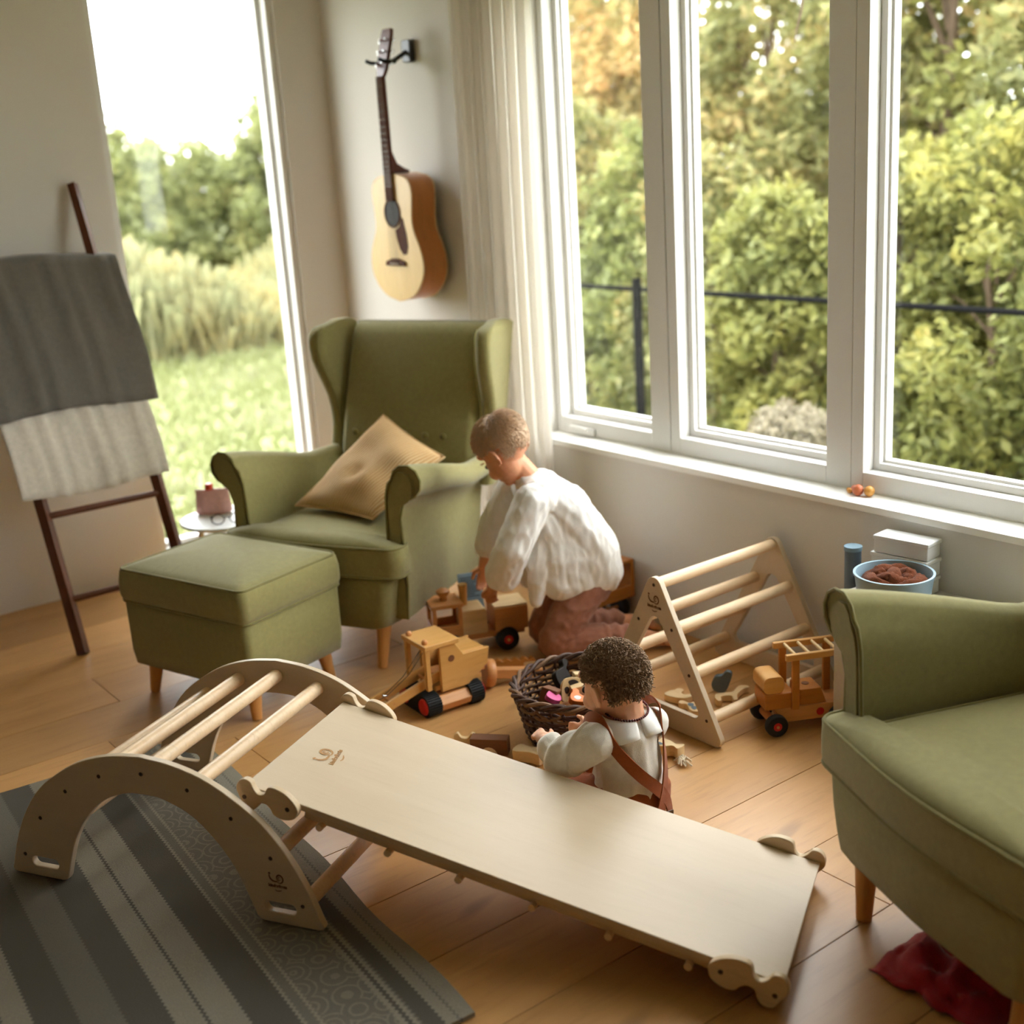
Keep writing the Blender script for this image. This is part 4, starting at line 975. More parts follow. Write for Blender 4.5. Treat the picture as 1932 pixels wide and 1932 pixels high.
# in local coordinates the tracks run along -y .. +y
def stadium(l, r, n=10):
    return [(l / 2 + r * math.sin(a), r - r * math.cos(a)) for a in np.linspace(0, PI, n)] + [(-l / 2 - r * math.sin(a), r + r * math.cos(a)) for a in np.linspace(0, PI, n)]
Myz2 = Matrix(((0, 0, 1, 0), (1, 0, 0, 0), (0, 1, 0, 0), (0, 0, 0, 1)))
for s in (-1, 1):
    xc = s * .078; path = stadium(.125, .033)
    tk = MB().prism(path, xc - .024, xc + .024, Myz2).build('track', 'black_rubber', cr, sharp=50)
    rib = MB(); pr = stadium(.125, .0335, 14)
    per_ = []; 
    for i in range(len(pr)):
        p, q = Vector(pr[i]), Vector(pr[(i + 1) % len(pr)]); d = (q - p).length; kk = max(1, int(d / .0058))
        for j in range(kk): per_.append(p.lerp(q, j / kk))
    for p in per_: rib.box((xc, p.x, p.y), (.048, .0028, .0028))
    rib.build('tread_ribs', 'black_rubber', tk, smooth=False)
    for yy in (-.0625, .0625):
        MB().lathe([(0, -.004), (.025, -.004), (.027, 0), (.024, .006), (0, .007)], 22, T(xc + s * .025, yy, .033) @ RY(s * PI / 2)).build('hub', 'red_paint', tk)
ch = MB().prism([(-.085, .012), (.085, .012), (.095, .035), (.07, .056), (-.07, .056), (-.095, .035)], -.056, .056, Myz2).build('chassis', 'toy_beech', cr, bevel=.003)
MB().lathe([(0, .056), (.032, .056), (.032, .066), (0, .066)], 24).build('turntable', 'toy_beech', cr)
up_ = MB().box((-.035, 0, .074), (.17, .10, .016)).build('deck', 'toy_pine', cr, bevel=.002)
# engine block: slanted side boards behind the cab
for s in (-1, 1):
    prof = [(.035, .064), (-.06, .064), (-.135, .115), (-.145, .170), (-.05, .170), (-.02, .215), (.035, .215)]
    sd = MB().prism(prof[::-1], -s * .060 - .007, -s * .060 + .007, Mxz).build('side_board', 'toy_pine', cr, bevel=.0025)
    MB().lathe([(0, 0), (.011, 0), (.011, .001), (0, .001)], 14, T(-.005, s * .0672, .168) @ RX(-s * PI / 2)).build('peg_hole', 'walnut_block', sd)
MB().box((-.085, 0, .166), (.095, .106, .012)).build('engine_lid', 'toy_pine', cr, bevel=.003)
MB().box((-.1, 0, .115), (.065, .105, .05)).build('engine_block', 'toy_beech', cr, bevel=.003)
rf = MB().box((.028, 0, .223), (.125, .15, .016)).build('roof', 'toy_pine', cr, bevel=.003)
for y in (-.05, .05): MB().ell((.075, y, .237), (.010, .010, .010), 12, 8).build('roof_lamp', 'toy_beech', rf)
for y in (-.06, .06): MB().box((.078, y, .148), (.016, .016, .135)).build('cab_post', 'toy_pine', cr, bevel=.002)
MB().box((.02, 0, .10), (.05, .05, .04)).build('seat', 'toy_beech', cr, bevel=.004)
# boom: two parallel arms sloping to the floor, with string and pulley
bA, bB = Vector((.045, 0, .105)), Vector((.315, 0, .030))
Mb = T(*bA) @ RY(math.atan2(bA.z - bB.z, bB.x - bA.x))
bl = (bB - bA).length
for y in (-.036, .036): MB().box((bl / 2, y, 0), (bl + .05, .012, .030), Mb).build('boom_arm', 'toy_pine', cr, bevel=.002)
for x in (.02, bl * .55, bl): MB().tube([(x, -.042, 0), (x, .042, 0)], .005, 8, M=Mb).build('crosspin', 'toy_beech', cr)
MB().lathe([(0, -.007), (.016, -.007), (.013, 0), (.016, .007), (0, .007)], 16, Mb @ T(bl, 0, 0) @ RX(PI / 2)).build('pulley', 'toy_beech', cr)
MB().tube([(.06, .01, .19), (.12, .012, .13), (.20, .010, .083), (.27, 0, .063), (.30, -.01, .058), (.315, .01, .062), (.29, .02, .068), (.27, .012, .062)], .0013, 5).build('string', 'twine', cr)
MB().tube([(.06, -.01, .19), (.13, -.008, .12), (.20, 0, .085)], .0013, 5).build('string', 'twine', cr)
MB().lathe([(0, -.008), (.0045, -.008), (.0045, .008), (0, .008)], 10, T(.205, .006, .083) @ RY(1.2)).build('ferrule', 'chrome', cr)

# mallet-like roller lying behind the crane
ml = thing('wooden_mallet', 'round headed wooden mallet lying beside the toy crane', 'mallet', (2.165, 3.085, .046), math.radians(-22))
MB().lathe([(0, -.015), (.042, -.015), (.046, -.010), (.046, .010), (.042, .015), (0, .015)], 32, RY(PI / 2)).build('head', 'toy_beech', ml, sharp=50)
MB().prism([(-.016, -.016), (.016, -.016), (.016, .016), (-.016, .016)], .015, .19, RY(PI / 2) ).build('handle', 'toy_beech', ml, bevel=.003)
ml.rotation_euler = (0, math.radians(8.6), math.radians(-22))

# ------------------------------------------------------------------ toy truck at the boy's hands
tk = thing('toy_truck', 'beech toy truck with open cab and knob on its roof', 'toy truck', (2.335, 3.385, 0), math.radians(-22))
MB().box((.0, 0, .058), (.33, .085, .022)).build('chassis', 'toy_beech', tk, bevel=.003)
cb = MB()
for x in (-.155, -.065):
    for y in (-.05, .05): cb.box((x, y, .125), (.014, .012, .115))
cb.box((-.11, 0, .078), (.104, .112, .02)); cb.box((-.11, .05, .10), (.09, .012, .03)); cb.box((-.11, -.05, .10), (.09, .012, .03)); cb.box((-.155, 0, .10), (.014, .10, .03))
cb.build('cab_frame', 'toy_beech', tk, bevel=.002)
rf = MB().box((-.11, 0, .188), (.115, .125, .014)).build('cab_roof', 'toy_beech', tk, bevel=.004)
MB().lathe([(0, .195), (.014, .195), (.012, .208), (.022, .218), (.024, .228), (.014, .236), (0, .238)], 20, T(-.11, 0, 0)).build('roof_knob', 'toy_beech', rf)
hd = MB().prism([(-.06, .07), (.03, .07), (.03, .15), (.022, .16), (-.06, .16)], -.052, .052, Mxz).build('hood', 'toy_pale', tk, bevel=.004)
MB().tube([(-.035, .02, .16), (-.035, .02, .235)], [.012, .017], 14).build('exhaust_stack', 'toy_pine', tk)
bd = MB(); 
bd.box((.115, 0, .075), (.12, .12, .012)); bd.box((.115, .055, .115), (.12, .010, .075)); bd.box((.115, -.055, .115), (.12, .010, .075)); bd.box((.06, 0, .115), (.010, .11, .075)); bd.box((.17, 0, .115), (.010, .11, .075))
bd.build('load_bed', 'toy_beech', tk, bevel=.002)
MB().box((.115, 0, .155), (.118, .115, .010)).build('bed_lid', 'toy_pale', tk, bevel=.002)
for x in (-.10, .095):
    for s in (-1, 1): wheel(tk, (x, s * .062, .041), .041, .03, (0, s, 0))
cdp = thing('printed_card', 'blue grey printed card standing behind the toy truck', 'card', (2.395, 3.475, .001), 0, None, (math.radians(-14), 0, math.radians(-22)))
MB().box((0, 0, .115), (.085, .004, .23)).build('sheet', 'card_blue', cdp, bevel=.001)
for k in range(9):
    wl = .066 - (.018 if k % 4 == 3 else 0); MB().box((-.002 - (.066 - wl) / 2, -.0023, .213 - k * .0085), (wl, .0006, .0032)).build('text_line', 'ink', cdp, smooth=False)

# ------------------------------------------------------------------ open-sided wooden toy wagon by the wall
wc = thing('toy_wagon', 'open sided honey coloured wooden toy wagon against the wall', 'toy wagon', (2.829, 3.302, 0))
for x in (-.08, .08): MB().box((x, 0, .156), (.014, .22, .142)).build('end_panel', 'toy_oak', wc, bevel=.002)
MB().box((0, 0, .221), (.146, .22, .012)).build('top_panel', 'toy_oak', wc, bevel=.002)
MB().box((0, 0, .091), (.146, .22, .012)).build('bottom_panel', 'toy_oak', wc, bevel=.002)
for y in (-.104, .104): MB().box((0, y, .113), (.146, .012, .034)).build('side_rail', 'toy_oak', wc, bevel=.002)
for y in (-.06, .06):
    for s in (-1, 1): wheel(wc, (s * .055, y, .042), .042, .028, (s, 0, 0))
    MB().tube([(-.055, y, .042), (.055, y, .042)], .008, 8).build('axle', 'toy_beech', wc)

# ------------------------------------------------------------------ toy forklift (local x = forward to the mast)
fk = thing('toy_forklift', 'wooden toy forklift with ladder roof and black wheels', 'toy forklift', (2.655, 2.205, 0), math.radians(-28))
MB().prism([(-.075, .030), (.13, .030), (.13, .075), (-.045, .075), (-.1, .075)][::-1], -.045, .045, Mxz).build('chassis', 'toy_beech', fk, bevel=.003)
MB().box((-.082, 0, .098), (.09, .09, .05)).build('rear_block', 'toy_oak', fk, bevel=.004)
MB().prism(rrect(.062, .052, .018, 4, -.100, .150), -.045, .045, Mxz).build('counterweight', 'toy_pine', fk, bevel=.002)
sx = MB().prism([(-.02, .075), (.062, .075), (.045, .125), (-.02, .125)][::-1], -.04, .04, Mxz).build('seat_box', 'toy_oak', fk, bevel=.003)
MB().lathe([(0, .125), (.011, .125), (.011, .1262), (0, .1262)], 14, T(.012, 0, 0)).build('peg_hole', 'walnut_block', sx)
for x in (-.038, .098):
    for s in (-1, 1): MB().box((x, s * .050, .148), (.022, .012, .155)).build('roof_post', 'toy_oak', fk, bevel=.002)
for s in (-1, 1): MB().box((.03, s * .050, .233), (.195, .014, .020)).build('roof_rail', 'toy_pine', fk, bevel=.003)
for k in range(4): MB().tube([(-.035 + k * .042, -.05, .236), (-.035 + k * .042, .05, .236)], .005, 10).build('roof_rung', 'toy_pale', fk)
for s in (-1, 1): MB().prism(rrect(.022, .31, .010, 4, .142, .165), -s * .036 - .007, -s * .036 + .007, Mxz).build('mast_post', 'toy_oak', fk, bevel=.002)
for z in (.30, .06): MB().tube([(.142, -.036, z), (.142, .036, z)], .006, 10).build('mast_bar', 'toy_pale', fk)
for s in (-1, 1): MB().tube([(.136, s * .012, .30), (.136, s * .012, .07)], .002, 6).build('lift_cord', 'black_rubber', fk)
for s in (-1, 1): MB().box((.195, s * .02, .035), (.09, .014, .008)).build('fork', 'toy_pale', fk, bevel=.002)
MB().box((.158, 0, .06), (.010, .07, .06)).build('fork_carriage', 'toy_oak', fk, bevel=.002)
MB().tube([(-.1, -.048, .033), (-.1, .048, .033)], .012, 10).build('rear_axle', 'toy_beech', fk)
for s in (-1, 1): wheel(fk, (-.1, s * .062, .033), .033, .024, (0, s, 0)); wheel(fk, (.095, s * .062, .036), .036, .026, (0, s, 0))
for s in (-1, 1): MB().lathe([(0, 0), (.012, 0), (.012, .0012), (0, .0012)], 18, T(.04, s * .0452, .052) @ RX(-s * PI / 2)).build('round_mark', 'red_paint', fk)

# ------------------------------------------------------------------ clutching beads on the sill
bd = thing('bead_rattle', 'wooden bead rattle in orange and natural on the sill', 'toy', (3.0, 2.235, SILL + .001))
for i, (x, y, r, mname) in enumerate([(0, 0, .016, 'bead_wood'), (-.012, .032, .017, 'bead_rose'), (.006, .058, .012, 'bead_rose'), (-.006, .066, .008, 'bead_wood'), (.004, .078, .007, 'bead_wood'), (.018, .068, .008, 'bead_rose')]):
    MB().ell((x, y, r), (r, r, r), 16, 10).build('bead', mname, bd)
MB().tube([(0, 0, .02), (-.006, .016, .024), (-.012, .032, .02), (-.003, .047, .018), (.006, .058, .014), (-.002, .066, .01), (.004, .078, .008), (.018, .068, .01)], .0018, 6).build('cord', 'cotton_string', bd)

# ------------------------------------------------------------------ storage by the wall behind the second armchair
cbn = thing('low_cabinet', 'pale low cabinet against the wall behind the armchair', 'cabinet', (2.805, 1.755, 0))
MB().box((0, 0, .20), (.23, .72, .38)).build('body', 'pale_laminate', cbn, bevel=.004); MB().box((0, 0, .398), (.245, .74, .018)).build('top', 'pale_laminate', cbn, bevel=.003)
for y in (-.18, .18): d = MB().box((-.121, y, .20), (.012, .345, .34)).build('door', 'pale_laminate', cbn, bevel=.002); MB().tube([(-.135, y - .02, .30), (-.135, y + .02, .30)], .005, 8).build('handle', 'chrome', d)
bn = thing('plastic_tub', 'round blue plastic tub stuffed with brown fleece', 'tub', (2.725, 1.945, .4075))
MB().lathe([(.0, 0), (.088, 0), (.092, .004), (.104, .095), (.108, .098), (.108, .103), (.101, .103), (.089, .008), (0, .008)], 36).build('shell', 'blue_plastic', bn, sharp=60)
fl = thing('fleece_garment', 'curled brown fleece garment inside the blue tub', 'garment', (2.725, 1.945, .418))
random.seed(8); m = MB()
for rr_, zz_, r_ in ((.066, .062, .026), (.04, .072, .024), (.062, .03, .026)):
    pts = [((rr_ + .008 * math.sin(5 * a)) * math.cos(a), (rr_ + .008 * math.cos(4 * a)) * math.sin(a), zz_ + .008 * math.sin(3 * a + rr_ * 90)) for a in np.linspace(0, 2 * PI, 40)[:-1]]
    m.tube(pts, r_, 12, closed=True)
m.tube([(-.03, -.02, .07), (0, .0, .085), (.04, .03, .075)], [.02, .024, .018], 12)
fo_ = m.build('fleece', 'brown_fleece', fl, sharp=0); tx = bpy.data.textures.new('fleece_curls', 'CLOUDS'); tx.noise_scale = .012
su = fo_.modifiers.new('sub', 'SUBSURF'); su.levels = 1; su.render_levels = 1; dm = fo_.modifiers.new('curls', 'DISPLACE'); dm.texture = tx; dm.strength = .012; dm.mid_level = .5
for k, (z, w_, d_) in enumerate(((.4075, .18, .075), (.4595, .175, .072), (.5115, .165, .07))):
    b_ = thing('storage_box', ['white flat box at the bottom of the stack', 'white flat box in the middle of the stack', 'white flat box on top of the stack'][k] + ' on the low cabinet', 'box', (2.875, 2.02 - .004 * k, z), .05 * k, 'white boxes on the low cabinet')
    MB().box((0, 0, .024), (d_, w_, .048)).build('body', 'white_plastic', b_, bevel=.003); MB().box((0, 0, .0445), (d_ + .006, w_ + .006, .012)).build('lid', 'white_plastic', b_, bevel=.003)
cyl = thing('storage_tube', 'slim grey blue tube beside the blue tub', 'tube', (2.835, 2.165, 0))
MB().lathe([(0, 0), (.024, 0), (.024, .50), (0, .50)], 20).build('body', 'slate_paint', cyl, sharp=50); MB().lathe([(0, .50), (.026, .50), (.026, .512), (0, .512)], 20).build('cap', 'card_blue', cyl, sharp=50)

# ------------------------------------------------------------------ side table with small things
st = thing('side_table', 'round white side table between armchair and window', 'table', (1.925, 4.455, 0))
MB().lathe([(0, .355), (.17, .355), (.178, .359), (.18, .365), (.176, .37), (0, .37)], 48).build('table_top', 'white_plastic', st, sharp=50)
for k in range(3):
    a = k * 2 * PI / 3 + .4; MB().tube([(.10 * math.cos(a), .10 * math.sin(a), .356), (.15 * math.cos(a), .15 * math.sin(a), 0)], [.012, .009], 10).build('leg', 'frame_white', st)
gl = thing('eyeglasses', 'dark framed eyeglasses lying on the white side table', 'eyeglasses', (1.885, 4.36, .3715), math.radians(-25))
for s in (-1, 1):
    MB().tube([(s * .034 + .024 * math.cos(a), .018 * math.sin(a) * .35, .018 + .018 * math.sin(a)) for a in np.linspace(0, 2 * PI, 20)[:-1]], .0022, 6, closed=True).build('rim', 'black_paint', gl)
    MB().tube([(s * .058, 0, .022), (s * .062, .06, .016), (s * .055, .11, .004)], .002, 6).build('temple', 'black_paint', gl)
MB().tube([(-.010, 0, .022), (0, 0, .026), (.010, 0, .022)], .002, 6).build('bridge', 'black_paint', gl)
pb = thing('snack_pouch', 'crinkled pale pink pouch with red cap on the side table', 'pouch', (1.915, 4.54, .3705), math.radians(-35))
m = MB(); rings = []
for z, a_, b_ in ((0, .062, .022), (.01, .07, .03), (.05, .068, .026), (.085, .066, .014), (.10, .066, .004)):
    rings.append([(a_ * math.cos(t) * (1 + .06 * math.sin(6 * t + z * 60)), b_ * math.sin(t) * (1 + .1 * math.sin(5 * t)), z) for t in np.linspace(0, 2 * PI, 33)[:-1]])
m.rings(rings).build('bag', 'pink_bag', pb, sharp=50); MB().lathe([(0, .098), (.016, .098), (.016, .118), (.013, .122), (0, .122)], 16, T(-.01, 0, 0)).build('cap', 'red_cap', pb, sharp=50)

# ------------------------------------------------------------------ blanket ladder leaning on the wall, with two cloths
LK = .4                                        # lean: y = 4.4 + LK * z
ld = thing('blanket_ladder', 'dark wooden blanket ladder leaning on the wall beside the tall window', 'ladder', (1.50, 4.40, 0))
for x in (-.22, .228): MB().tube([(x, LK * z, z) for z in (.0, .5, 1.1, 1.66)], [.025, .025, .024, .022], 4).build('side_post', 'dark_wood', ld, sharp=30)
for z in (.19, .486, .78, 1.08, 1.38): MB().tube([(-.22, LK * z, z), (.228, LK * z, z)], .013, 10).build('rung', 'dark_wood', ld)
def drape(name, label, mat, zr, zf, zb, off, x0, x1, seed):
    e = thing(name, label, 'cloth', (1.50, 4.40, 0)); m = MB(); nu, nv = 30, 30; L1, L2, Lx = zr - zf, zr - zb, .07
    for j in range(nv + 1):
        s_ = j / nv * (L1 + L2 + Lx)
        if s_ < L1: y, z, sg = LK * (zf + s_) - off, zf + s_, -1
        elif s_ < L1 + Lx: a = (s_ - L1) / Lx * PI; y, z, sg = LK * zr - off * math.cos(a), zr + .022 * math.sin(a), -math.cos(a)
        else: q = s_ - L1 - Lx; y, z, sg = LK * zr + off - .05 * q, zr - q, 1
        for i in range(nu + 1):
            u = i / nu; x = x0 + (x1 - x0) * u; f = .010 * math.sin(u * 21 + seed) + .006 * math.sin(u * 39 + z * 5)
            m.v.append((x + .008 * math.sin(z * 9 + seed), y + sg * (abs(f) + .003), z + .010 * math.sin(u * 6 + seed)))
    m.f = [(j * (nu + 1) + i, j * (nu + 1) + i + 1, (j + 1) * (nu + 1) + i + 1, (j + 1) * (nu + 1) + i) for j in range(nv) for i in range(nu)]
    o = m.build('fabric', mat, e, sharp=0); so_ = o.modifiers.new('thickness', 'SOLIDIFY'); so_.thickness = .005; so_.offset = 0
    return e
drape('oat_blanket', 'oatmeal knitted cloth hanging low on the blanket ladder', 'oat_wool', 1.08, .555, .80, .034, -.30, .262, 2)
drape('grey_blanket', 'dark grey wool cloth on the upper rungs of the blanket ladder', 'grey_wool', 1.38, .845, 1.12, .052, -.34, .305, 5)

# ------------------------------------------------------------------ red cloth on the floor beside the second armchair
rc = thing('red_cloth', 'crumpled dark red cloth on the floor under the armchair', 'cloth', (1.98, 1.22, 0))
m = MB(); nn = 22
for i in range(nn + 1):
    for j in range(nn + 1):
        u, v = i / nn - .5, j / nn - .5; x, y = u * .26, v * .28; r = math.hypot(u, v) * 2
        z = max(0.004, (.10 * max(0, 1 - r ** 2) * (.55 + .6 * mnoise.noise(Vector((u * 5, v * 5, 1.7)))) + .022 * abs(mnoise.noise(Vector((u * 12, v * 12, 4.1))))))
        m.v.append((x + .02 * mnoise.noise(Vector((u * 6, v * 6, 9))), y + .02 * mnoise.noise(Vector((u * 6, v * 6, 19))), z))
m.f = [(i * (nn + 1) + j, (i + 1) * (nn + 1) + j, (i + 1) * (nn + 1) + j + 1, i * (nn + 1) + j + 1) for i in range(nn) for j in range(nn)]
o = m.build('fabric', 'red_cloth', rc, sharp=0); so_ = o.modifiers.new('thickness', 'SOLIDIFY'); so_.thickness = .004; so_.offset = 1

# ------------------------------------------------------------------ figures: overlapping limbs fused into one continuous skin
def capsule(mb, p0, p1, r0, r1, n=14):
    p0, p1 = Vector(p0), Vector(p1); d = p1 - p0; L = d.length
    if L < 1e-6: return mb.ell(tuple(p0), r0, n, 10)
    M = T(*p0) @ rot_to(d); prof = [(r0 * math.sin(a), -r0 * math.cos(a)) for a in np.linspace(.12, PI / 2, 6)] + [(r1 * math.sin(a), L - r1 * math.cos(a)) for a in np.linspace(PI / 2, PI - .12, 6)]
    return mb.lathe(prof, n, M)
def limb(mb, pts, rad):
    for a, b2, r0, r1 in zip(pts[:-1], pts[1:], rad[:-1], rad[1:]): capsule(mb, a, b2, r0, r1)
def blob(name, mb, mat, parent, voxel=.004, smooth=5, fn=None):
    o = mb.build(name, mat, parent, smooth=False)
    r = o.modifiers.new('fuse', 'REMESH'); r.mode = 'VOXEL'; r.voxel_size = voxel
    s = o.modifiers.new('soften', 'SMOOTH'); s.factor = .5; s.iterations = smooth
    bake(o); me = o.data
    if fn:
        n = len(me.vertices); co = np.empty(n * 3); no = np.empty(n * 3); me.vertices.foreach_get('co', co); me.vertices.foreach_get('normal', no)
        co = co.reshape(-1, 3); no = no.reshape(-1, 3); co = fn(co, no); me.vertices.foreach_set('co', co.ravel()); me.update()
    me.polygons.foreach_set('use_smooth', [True] * len(me.polygons))
    return o
def hand(mb, wrist, d, pn, thumb, s=1.0, curl=.5):
    """wrist point, pointing direction, palm normal, thumb side direction"""
    w_, d, pn, th = Vector(wrist), Vector(d).normalized(), Vector(pn).normalized(), Vector(thumb).normalized()
    M = Matrix((d, th, pn)).transposed().to_4x4(); M.translation = w_ + d * .030 * s
    mb.ell((0, 0, 0), (.036 * s, .026 * s, .013 * s), 14, 10, M); capsule(mb, w_ - d * .012, w_ + d * .02 * s, .017 * s, .018 * s)
    for k, (off, ln) in enumerate(((.019, .048), (.0065, .054), (-.0065, .050), (-.019, .040))):
        p = w_ + d * (.055 * s) + th * off * s; r = .0072 * s; dirv = d.copy(); ax = dirv.cross(pn)
        for j, fr in enumerate((.42, .32, .26)):
            a = curl * (.5 + .5 * j); dirv = (dirv * math.cos(a) + pn * math.sin(a)).normalized(); q = p + dirv * ln * fr * s
            capsule(mb, p, q, r, r * .92, 10); r *= .92; pn2 = (pn * math.cos(a) - d * 0 * math.sin(a)); p = q
    p = w_ + d * .016 * s + th * .020 * s; dirv = (d * .55 + th * .75 + pn * .25).normalized(); q = p + dirv * .026 * s; capsule(mb, p, q, .0095 * s, .0085 * s, 10)
    capsule(mb, q, q + (d * .8 + th * .2 + pn * .4).normalized() * .022 * s, .0082 * s, .007 * s, 10)
def head(mb, M, s, ears=True):
    def E(c, r): mb.ell((0, 0, 0), tuple(k * s for k in r), 18, 12, M @ T(*(k * s for k in c)))
    E((-.012, 0, .022), (.094, .076, .084)); E((.028, 0, -.030), (.062, .060, .070)); E((.045, 0, -.075), (.036, .036, .026)); E((.064, 0, -.090), (.018, .020, .016))
    E((.088, 0, -.030), (.014, .010, .018)); E((.098, 0, -.040), (.010, .011, .009)); E((.066, .028, -.045), (.024, .022, .024)); E((.066, -.028, -.045), (.024, .022, .024))
    E((.070, 0, .028), (.022, .048, .020)); E((.080, 0, -.066), (.012, .018, .006)); E((.078, 0, -.074), (.011, .015, .006))
    for q in (-1, 1):
        Me = M @ T(-.006 * s, q * .076 * s, -.018 * s) @ RZ(q * -.45) @ RY(.15)
        mb.ell((0, 0, 0), (.019 * s, .006 * s, .029 * s), 14, 10, Me); mb.tube([Me @ Vector((.017 * s * math.cos(a), q * .004 * s, .027 * s * math.sin(a))) for a in np.linspace(-1.2, 3.6, 16)], .0045 * s, 7)
def hair_zone(d, kind):
    x, y, z = d
    if kind == 'boy': lim = .42 if x > .55 else (-.02 if x > .15 else (-.16 if x > -.15 else -.70))
    else: lim = .40 if x > .55 else (.02 if x > .15 else (-.08 if x > -.15 else -.64))
    if kind != 'boy' and abs(y) > .8 and -.22 < x < .30: lim = max(lim, .0)
    return z > lim + .05 * math.sin(9 * y + 4 * x)
def hair(parent, M, s, kind, mat, n, seed):
    rng = random.Random(seed); C = Vector((-.012, 0, .022)) * s; Rr = (.0945 * s, .0765 * s, .0845 * s); g = (2.399963)
    ps = []; k = 0; tot = int(n * 2.0)
    for i in range(tot):
        z = 1 - 2 * (i + .5) / tot; a = i * g; r = math.sqrt(1 - z * z); d = Vector((r * math.cos(a), r * math.sin(a), z))
        if hair_zone(d, kind): ps.append(d)
    m = MB()
    # base cap following the skull
    nu, nv = 48, 26; idx = {}
    cap = MB()
    for j in range(nv + 1):
        ph = PI / 2 - PI * .86 * j / nv
        for i in range(nu):
            a = 2 * PI * i / nu; d = Vector((math.cos(ph) * math.cos(a), math.cos(ph) * math.sin(a), math.sin(ph)))
            bp = 1.035 + .02 * mnoise.noise(d * 9)
            cap.v.append(tuple(M @ (C + Vector((d.x * Rr[0] * bp, d.y * Rr[1] * bp, d.z * Rr[2] * bp)))))
            idx[(j, i)] = d
    for j in range(nv):
        for i in range(nu):
            i2 = (i + 1) % nu
            if all(hair_zone(idx[q], kind) for q in ((j, i), (j, i2), (j + 1, i), (j + 1, i2))): cap.f.append((j * nu + i, (j + 1) * nu + i, (j + 1) * nu + i2, j * nu + i2))
    m.add(cap.v, cap.f)
    for d in ps:
        d = (d + Vector((rng.gauss(0, .03), rng.gauss(0, .03), rng.gauss(0, .03)))).normalized()
        p = C + Vector((d.x * Rr[0], d.y * Rr[1], d.z * Rr[2])); nrm = Vector((d.x / Rr[0], d.y / Rr[1], d.z / Rr[2])).normalized()
        if kind == 'boy':   # cropped hair growing forward from the crown, longer on top
            tang = (Vector((1, 0, 0)) * .9 + Vector((0, d.y * .6, -.35)) + Vector((rng.gauss(0, .35), rng.gauss(0, .35), rng.gauss(0, .3))))
            if d.x < -.25: tang = Vector((-.2, d.y * .3, -1)) + Vector((rng.gauss(0, .3), rng.gauss(0, .3), rng.gauss(0, .2)))
            tang = (tang - nrm * tang.dot(nrm)).normalized(); L = (.012 + .018 * max(0, d.z + .1)) * s * rng.uniform(.8, 1.3); lift = .42
            pts = [p + nrm * (lift * L * t * (1 - .4 * t)) + tang * (L * t * (.6 + .5 * t)) for t in (0, .4, .75, 1)]; w0 = .0017 * s
        else:               # loose curls
            tang = Vector((rng.gauss(0, 1), rng.gauss(0, 1), -.5 + rng.gauss(0, .6))); tang = (tang - nrm * tang.dot(nrm)).normalized(); bt = nrm.cross(tang)
            L = .015 * s * rng.uniform(.7, 1.3); cr_ = .0036 * s; ph = rng.uniform(0, 6.28)
            if d.z < -.15: L *= 1.15; tang = (tang + Vector((0, 0, -1.0))).normalized()
            pts = [p + nrm * (.002 * s + .30 * L * math.sin(PI * t * .75)) + tang * (L * .75 * t) + (bt * math.cos(ph + 7 * t) + nrm * math.sin(ph + 7 * t)) * cr_ * min(1, 3 * t) for t in (0, .17, .34, .5, .67, .84, 1)]; w0 = .0023 * s
        K = len(pts); o0 = len(m.v); t0 = (pts[-1] - pts[0]).normalized(); a1 = t0.cross(nrm); a1 = a1.normalized() if a1.length > 1e-6 else t0.orthogonal().normalized(); b1 = t0.cross(a1)
        for i, q in enumerate(pts):
            w_ = w0 * (1 - .75 * (i / (K - 1)) ** 2)
            for c_ in range(3): m.v.append(tuple(M @ (q + (a1 * math.cos(c_ * 2.094) + b1 * math.sin(c_ * 2.094)) * w_)))
        for i in range(K - 1):
            for c_ in range(3): m.f.append((o0 + i * 3 + c_, o0 + i * 3 + (c_ + 1) % 3, o0 + i * 3 + 3 + (c_ + 1) % 3, o0 + i * 3 + 3 + c_))
    return m.build('hair', mat, parent, sharp=0)
def wrinkles(amp, freq, seed, stretch=(1, 1, .35), extra=None):
    def fn(co, no):
        d = np.empty(len(co)); sv = Vector((seed * 3.1, seed * 1.7, seed))
        for i, p in enumerate(co):
            q = Vector((p[0] * stretch[0], p[1] * stretch[1], p[2] * stretch[2])) * freq + sv
            v = 1 - abs(mnoise.noise(q)) * 2.2; v2 = mnoise.noise(q * 2.3)
            d[i] = amp * (v * .7 + v2 * .45 - .25)
        if extra is not None: d += extra(co)
        return co + no * d[:, None]
    return fn

# ---- boy kneeling at the toy truck (local x = facing, y = his left, z = up)
boy = thing('person', 'person in a white shirt and dusty rose trousers kneeling at the toy truck', 'person', (2.50, 3.155, 0), math.atan2(.436, -.9))
Mh = T(.134, -.005, .738) @ RZ(math.radians(-48)) @ RY(math.radians(40)) @ RX(math.radians(-6))
b = MB(); HS = 1.03
head(b, Mh, HS)
limb(b, [(.055, 0, .63), (.10, 0, .69)], [.040, .038])
limb(b, [(-.125, 0, .28), (-.115, 0, .38), (-.03, 0, .52), (.045, 0, .60)], [.085, .08, .085, .06])
limb(b, [(.05, .09, .59), (.05, -.09, .59)], [.042, .042])
LS, LE, LW = (.075, .115, .575), (.175, .105, .40), (.196, -.055, .245)
RS, RE, RW = (.085, -.115, .575), (.165, -.175, .40), (.195, -.205, .275)
limb(b, [LS, LE, LW], [.040, .031, .020]); limb(b, [RS, RE, RW], [.040, .031, .020])
hand(b, LW, (.05, -.30, -.62), (-.6, -.45, .0), (.75, -.1, -.1), .86, .45)
